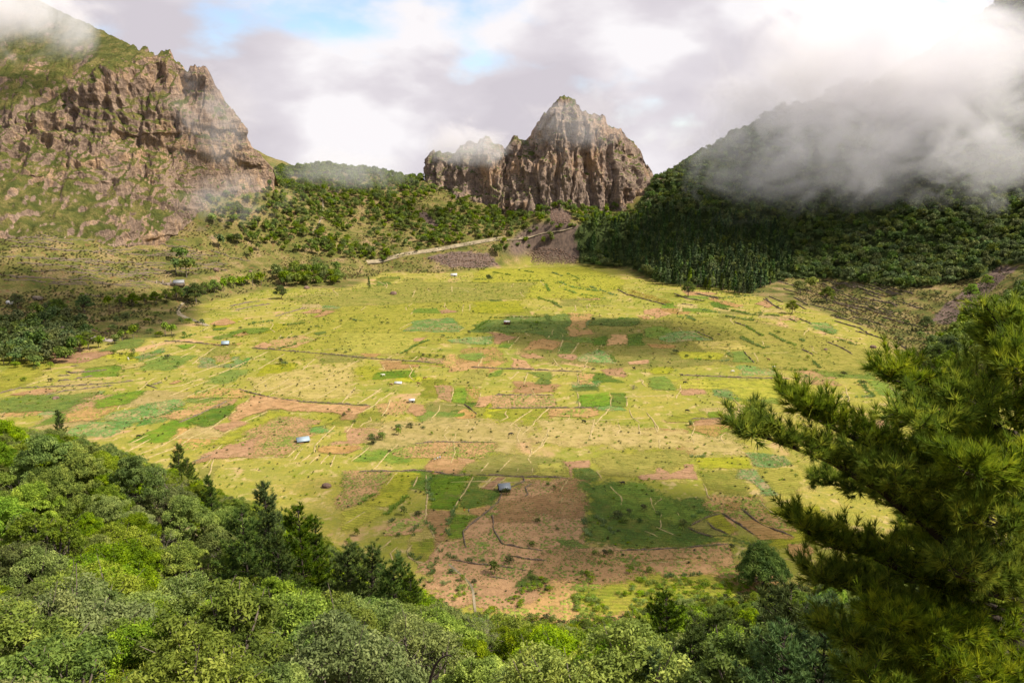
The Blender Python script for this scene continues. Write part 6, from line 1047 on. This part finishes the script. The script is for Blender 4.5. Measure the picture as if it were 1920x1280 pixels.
# ------------------------------------------------------------------ cattle and field workers (one continuous skinned body each)
def skin(name, V, E, rad, sub=1):
    me = bpy.data.meshes.new(name); me.from_pydata(V, E, []); o = bpy.data.objects.new(name, me); COL.objects.link(o); sk = o.modifiers.new('s', 'SKIN')
    for k, q in enumerate(rad): me.skin_vertices[0].data[k].radius = (q, q) if not isinstance(q, tuple) else q
    me.skin_vertices[0].data[0].use_root = True; sb = o.modifiers.new('u', 'SUBSURF'); sb.levels = sub; sb.render_levels = sub
    dg = bpy.context.evaluated_depsgraph_get(); r_ = bpy.data.meshes.new_from_object(o.evaluated_get(dg)); r_.name = name; bpy.data.objects.remove(o); r_.polygons.foreach_set('use_smooth', np.ones(len(r_.polygons), bool)); r_.materials.clear(); return r_
def cow_mesh(graze):
    hd = [(1.15, 0, 0.95), (1.45, 0, 0.45), (1.62, 0, 0.16)] if graze else [(1.15, 0, 1.3), (1.42, 0, 1.5), (1.8, 0, 1.38)]
    V = [(0, 0, 0.98), (0.62, 0, 1.0), (-0.65, 0, 1.05), (0.9, 0, 1.12)] + hd; E = [(0, 1), (0, 2), (1, 3), (3, 4), (4, 5), (5, 6)]; Rr = [(0.36, 0.40), (0.34, 0.38), (0.3, 0.34), 0.24, 0.17, 0.15, 0.09]
    for x, y in ((0.6, 0.22), (0.6, -0.22)):
        b = len(V); V += [(x, y, 0.7), (x + 0.03, y, 0.36), (x, y, 0.02)]; E += [(1, b), (b, b + 1), (b + 1, b + 2)]; Rr += [0.13, 0.075, 0.07]
    for x, y in ((-0.68, 0.22), (-0.68, -0.22)):
        b = len(V); V += [(x, y, 0.75), (x - 0.14, y, 0.42), (x - 0.08, y, 0.02)]; E += [(2, b), (b, b + 1), (b + 1, b + 2)]; Rr += [0.16, 0.075, 0.07]
    b = len(V); V += [(-0.98, 0, 1.12), (-1.06, 0, 0.6)]; E += [(2, b), (b, b + 1)]; Rr += [0.06, 0.03]
    h = 5
    for s in (-1, 1):
        b = len(V); q = hd[1]; V += [(q[0] - 0.04, s * 0.22, q[2] + 0.1)]; E += [(h, b)]; Rr += [0.045]
    return skin('cow', V, E, Rr)
CW = [cow_mesh(True), cow_mesh(False)]; COATS = {'black': plain('black_hide', (0.018, 0.015, 0.014), 0.7, 0.2, 0.3), 'brown': plain('brown_hide', (0.17, 0.085, 0.04), 0.8, 0.2, 0.3), 'white': plain('white_hide', (0.6, 0.56, 0.5), 0.8, 0.2, 0.1)}
for k, (X, Y, c_, look) in enumerate([(957, 816, 'black', 'black cow grazing alone in the straw coloured pasture'), (1095, 792, 'black', 'black cow on the pale pasture below the pale stubble plot'), (1288, 772, 'black', 'black cow near the small green patch in the bright meadow'), (1278, 705, 'black', 'black cow at the long thin eastern wall'), (1284, 719, 'black', 'black cow just below the long thin eastern wall'), (1189, 693, 'black', 'black cow north of the lone leafless bush'), (1112, 694, 'black', 'black cow at the edge of the northern strip'),
                                     (1348, 629, 'black', 'black cow at the end of the curved wall'), (1316, 620, 'black', 'black cow above the bluish green plot'), (1167, 908, 'black', 'black cow in the green meadow right of the ploughed field'), (260, 820, 'black', 'black cow at the western end of the striped meadow'), (1441, 676, 'brown', 'dark brown cow in the eastern pasture'), (796, 711, 'brown', 'brown cow right of the white shelter'), (785, 721, 'brown', 'brown cow below the other brown cow'), (733, 723, 'brown', 'brown calf left of the tiny white hut'), (719, 705, 'white', 'white cow above the low white shelter'), (1373, 698, 'white', 'pale cow in the eastern pasture'), (241, 675, 'white', 'white cow beside olive shrubs in the western meadow'), (1450, 690, 'white', 'pale cow lying east of the brown cow')]):
    t = at_floor(X, Y, 0.35); o = link('cow', CW[k % 2].copy(), COATS[c_], loc=t, label=look, cat='cow', group='cattle on the crater floor'); o.rotation_euler = (0, 0, [0.3, 2.8, -0.4, 3.6, 0.1, 2.2][k % 6]); o.scale = (1.25, 1.25, 1.25)
def person_mesh(bend):
    if bend: V = [(0, 0, 0.92), (0.18, 0, 1.12), (0.42, 0, 1.22), (0.54, 0, 1.2), (0.68, 0, 1.16)]
    else: V = [(0, 0, 0.95), (0.0, 0, 1.2), (0.0, 0, 1.42), (0.01, 0, 1.53), (0.03, 0, 1.66)]
    E = [(0, 1), (1, 2), (2, 3), (3, 4)]; Rr = [0.15, 0.14, 0.15, 0.065, 0.11]
    for s in (-1, 1):
        b = len(V); V += [(0.0, s * 0.1, 0.82), (0.05, s * 0.12, 0.47), (-0.02, s * 0.12, 0.06), (0.14, s * 0.12, 0.03)]; E += [(0, b), (b, b + 1), (b + 1, b + 2), (b + 2, b + 3)]; Rr += [0.1, 0.07, 0.05, 0.04]
        b = len(V); q = V[2]; V += ([(q[0], s * 0.22, q[2] - 0.02), (q[0] + 0.1, s * 0.25, q[2] - 0.3), (q[0] + 0.3, s * 0.14, q[2] - 0.5)]); E += [(2, b), (b, b + 1), (b + 1, b + 2)]; Rr += [0.07, 0.05, 0.04]
    return skin('person', V, E, Rr)
PM = [person_mesh(True), person_mesh(False)]
def person_mat(name, shirt, trousers):
    m = NT(name); z = m.n('ShaderNodeSeparateXYZ', {0: m.obj()}).outputs[2]; x = m.n('ShaderNodeSeparateXYZ', {0: m.obj()}).outputs[0]
    c = m.mix(m.rng(z, 0.86, 0.9), trousers, shirt); c = m.mix(m.rng(m.math('ADD', z, m.math('MULTIPLY', x, 0.75)), 1.58, 1.62), c, (0.09, 0.05, 0.035)); return m.bsdf(c, 0.9, spec=0.1)
for k, (X, Y, sh, tr, b, look) in enumerate([(808, 866, (0.2, 0.1, 0.08), (0.04, 0.04, 0.06), 0, 'person in dark red shirt at the left end of the digging row'), (814, 864, (0.75, 0.75, 0.75), (0.05, 0.05, 0.08), 0, 'person in white shirt bending second in the digging row'), (820, 862, (0.7, 0.72, 0.75), (0.05, 0.05, 0.08), 0, 'person in pale shirt bending third in the digging row'), (825, 861, (0.35, 0.5, 0.75), (0.05, 0.05, 0.08), 1, 'person in light blue shirt at the right end of the digging row'),
                                         (872, 960, (0.75, 0.14, 0.03), (0.3, 0.08, 0.03), 0, 'person in orange clothes bending on the green strip'), (879, 961, (0.2, 0.24, 0.3), (0.05, 0.06, 0.1), 1, 'person in grey blue clothes beside the orange one'), (598, 840, (0.06, 0.05, 0.05), (0.04, 0.04, 0.06), 1, 'dark clothed person left of two others below the blue shelter'), (604, 839, (0.12, 0.08, 0.07), (0.04, 0.04, 0.06), 0, 'dark clothed person bending on the narrow red soil plot'), (592, 849, (0.05, 0.05, 0.06), (0.03, 0.03, 0.05), 1, 'dark clothed person standing lowest below the blue shelter')]):
    t = at_floor(X, Y, 0.3); o = link('person', PM[b].copy(), person_mat('clothes', sh, tr), loc=t, label=look, cat='person', group='field workers'); o.rotation_euler = (0, 0, k * 1.1 - 1.2); o.scale = (1.1, 1.1, 1.1)

# ------------------------------------------------------------------ low cloud and mist (volumes with depth, standing before the slopes)
def mist_mat(name, dens, scale, seed, cut=0.5, stretch=(1, 1, 1)):
    m = NT(name); oc = m.obj(); ln = m.n('ShaderNodeVectorMath', {0: oc}, operation='LENGTH').outputs['Value']
    w = m.vadd(m.vmul(m.pos(), stretch), (seed * 370.0, seed * 110.0, 0)); n = m.noise(w, scale, 8, 0.64, 1.1)
    fall = m.rng(ln, 1.0, 0.1); d = m.rng(m.math('ADD', n, m.math('MULTIPLY', fall, 0.30)), cut + 0.13, cut + 0.37)
    d = m.math('MULTIPLY', m.math('MULTIPLY', d, m.rng(ln, 1.0, 0.55)), dens)
    v = m.n('ShaderNodeVolumePrincipled', {'Color': (0.955, 0.94, 0.955), 'Density': d, 'Anisotropy': 0.0}); m.t.links.new(v.outputs[0], m.out.inputs['Volume']); return m.m
def blob_mesh(name, seed, amp=0.0, sub=3):
    bm = bmesh.new(); bmesh.ops.create_icosphere(bm, subdivisions=sub, radius=1.0)
    if amp:
        P = np.array([v.co[:] for v in bm.verts]); d = 1 - amp + 2 * amp * fbm(P * 1.7 + seed * 9.1, 3, seed)
        for v, k in zip(bm.verts, d): v.co = v.co * float(k)
    me = bpy.data.meshes.new(name); bm.to_mesh(me); bm.free(); me.polygons.foreach_set('use_smooth', np.ones(len(me.polygons), bool)); return me
MIST = [((1690, 120, 1080), (330, 135, 175), 0.016, 0.0075, 1, 0.40, 'thick bank of low cloud over the eastern slope'), ((1640, 290, 1060), (230, 95, 115), 0.011, 0.013, 2, 0.43, 'ragged mist hanging from the low cloud'), ((1420, 300, 1090), (170, 75, 100), 0.0085, 0.016, 3, 0.44, 'thin mist trailing over the eastern wood'), ((1850, 300, 960), (130, 70, 90), 0.010, 0.016, 10, 0.45, 'thin mist before the upper eastern wood'),
        ((1500, 190, 1170), (180, 80, 90), 0.016, 0.013, 11, 0.39, 'low cloud lapping over the eastern ridge'),
        ((40, 30, 1080), (150, 90, 75), 0.020, 0.012, 4, 0.46, 'mist round the summit of the cliff mountain'), ((400, 225, 1060), (90, 45, 100), 0.007, 0.018, 5, 0.44, 'thin mist beside the rock spire'), ((885, 270, 1245), (110, 50, 50), 0.018, 0.02, 6, 0.43, 'mist over the lower rocks of the massif'), ((1090, 225, 1235), (140, 45, 70), 0.0075, 0.02, 7, 0.44, 'thin mist before the massif summit'),
        ((430, 370, 1030), (130, 50, 50), 0.0065, 0.02, 8, 0.44, 'thin mist at the foot of the cliff mountain'), ((650, 320, 1280), (180, 60, 55), 0.0055, 0.016, 9, 0.44, 'thin mist along the saddle')]
sph = {}
for k, ((X, Y, yy), rad, dn, sc, seed, cut, look) in enumerate(MIST):
    o = link('mist', blob_mesh('mist', k), mist_mat('mist_air', dn, sc, seed, cut, (1, 1, 1.3)), loc=at_Y(X, Y, yy), kind='stuff', label=look); o.scale = rad
# clouds sailing high above; their shadows drift over fields and woods
m = NT('cloud_air'); v = m.n('ShaderNodeVolumePrincipled', {'Color': (0.97, 0.97, 0.98), 'Density': 0.011, 'Anisotropy': 0.4}); m.t.links.new(v.outputs[0], m.out.inputs['Volume']); MAT_CLOUD = m.m
def cloud_over(pt, rx, ry, rz, h, seed, look):
    p = np.array(pt, float); t = (h - p[2]) / SUN[2]; c = p + np.array(SUN[:]) * t
    o = link('cloud', blob_mesh('cloud', seed, 0.38, 4), MAT_CLOUD, loc=c, kind='stuff', label=look); o.scale = (rx, ry, rz)
cloud_over(at_floor(1010, 965), 100, 58, 52, 900, 1, 'cloud high above the ploughed field')
cloud_over(at_floor(1320, 1010), 66, 44, 46, 880, 2, 'small cloud high above the southern plots')
cloud_over(at_floor(1120, 625), 110, 75, 55, 950, 3, 'cloud high above the central plots')
cloud_over(at_floor(120, 600), 130, 95, 70, 960, 6, 'cloud high above the western grove')

# ------------------------------------------------------------------ labels that need a count along each region
grp = {}
for o, look, X, Y in PENDING: grp.setdefault((look, region(X, Y)), []).append((X, o))
for (look, reg), L in grp.items():
    L.sort(key=lambda t: t[0])
    for k, (X, o) in enumerate(L): o['label'] = look + ' ' + reg + ('' if len(L) == 1 else ', %s from left' % nth(k))
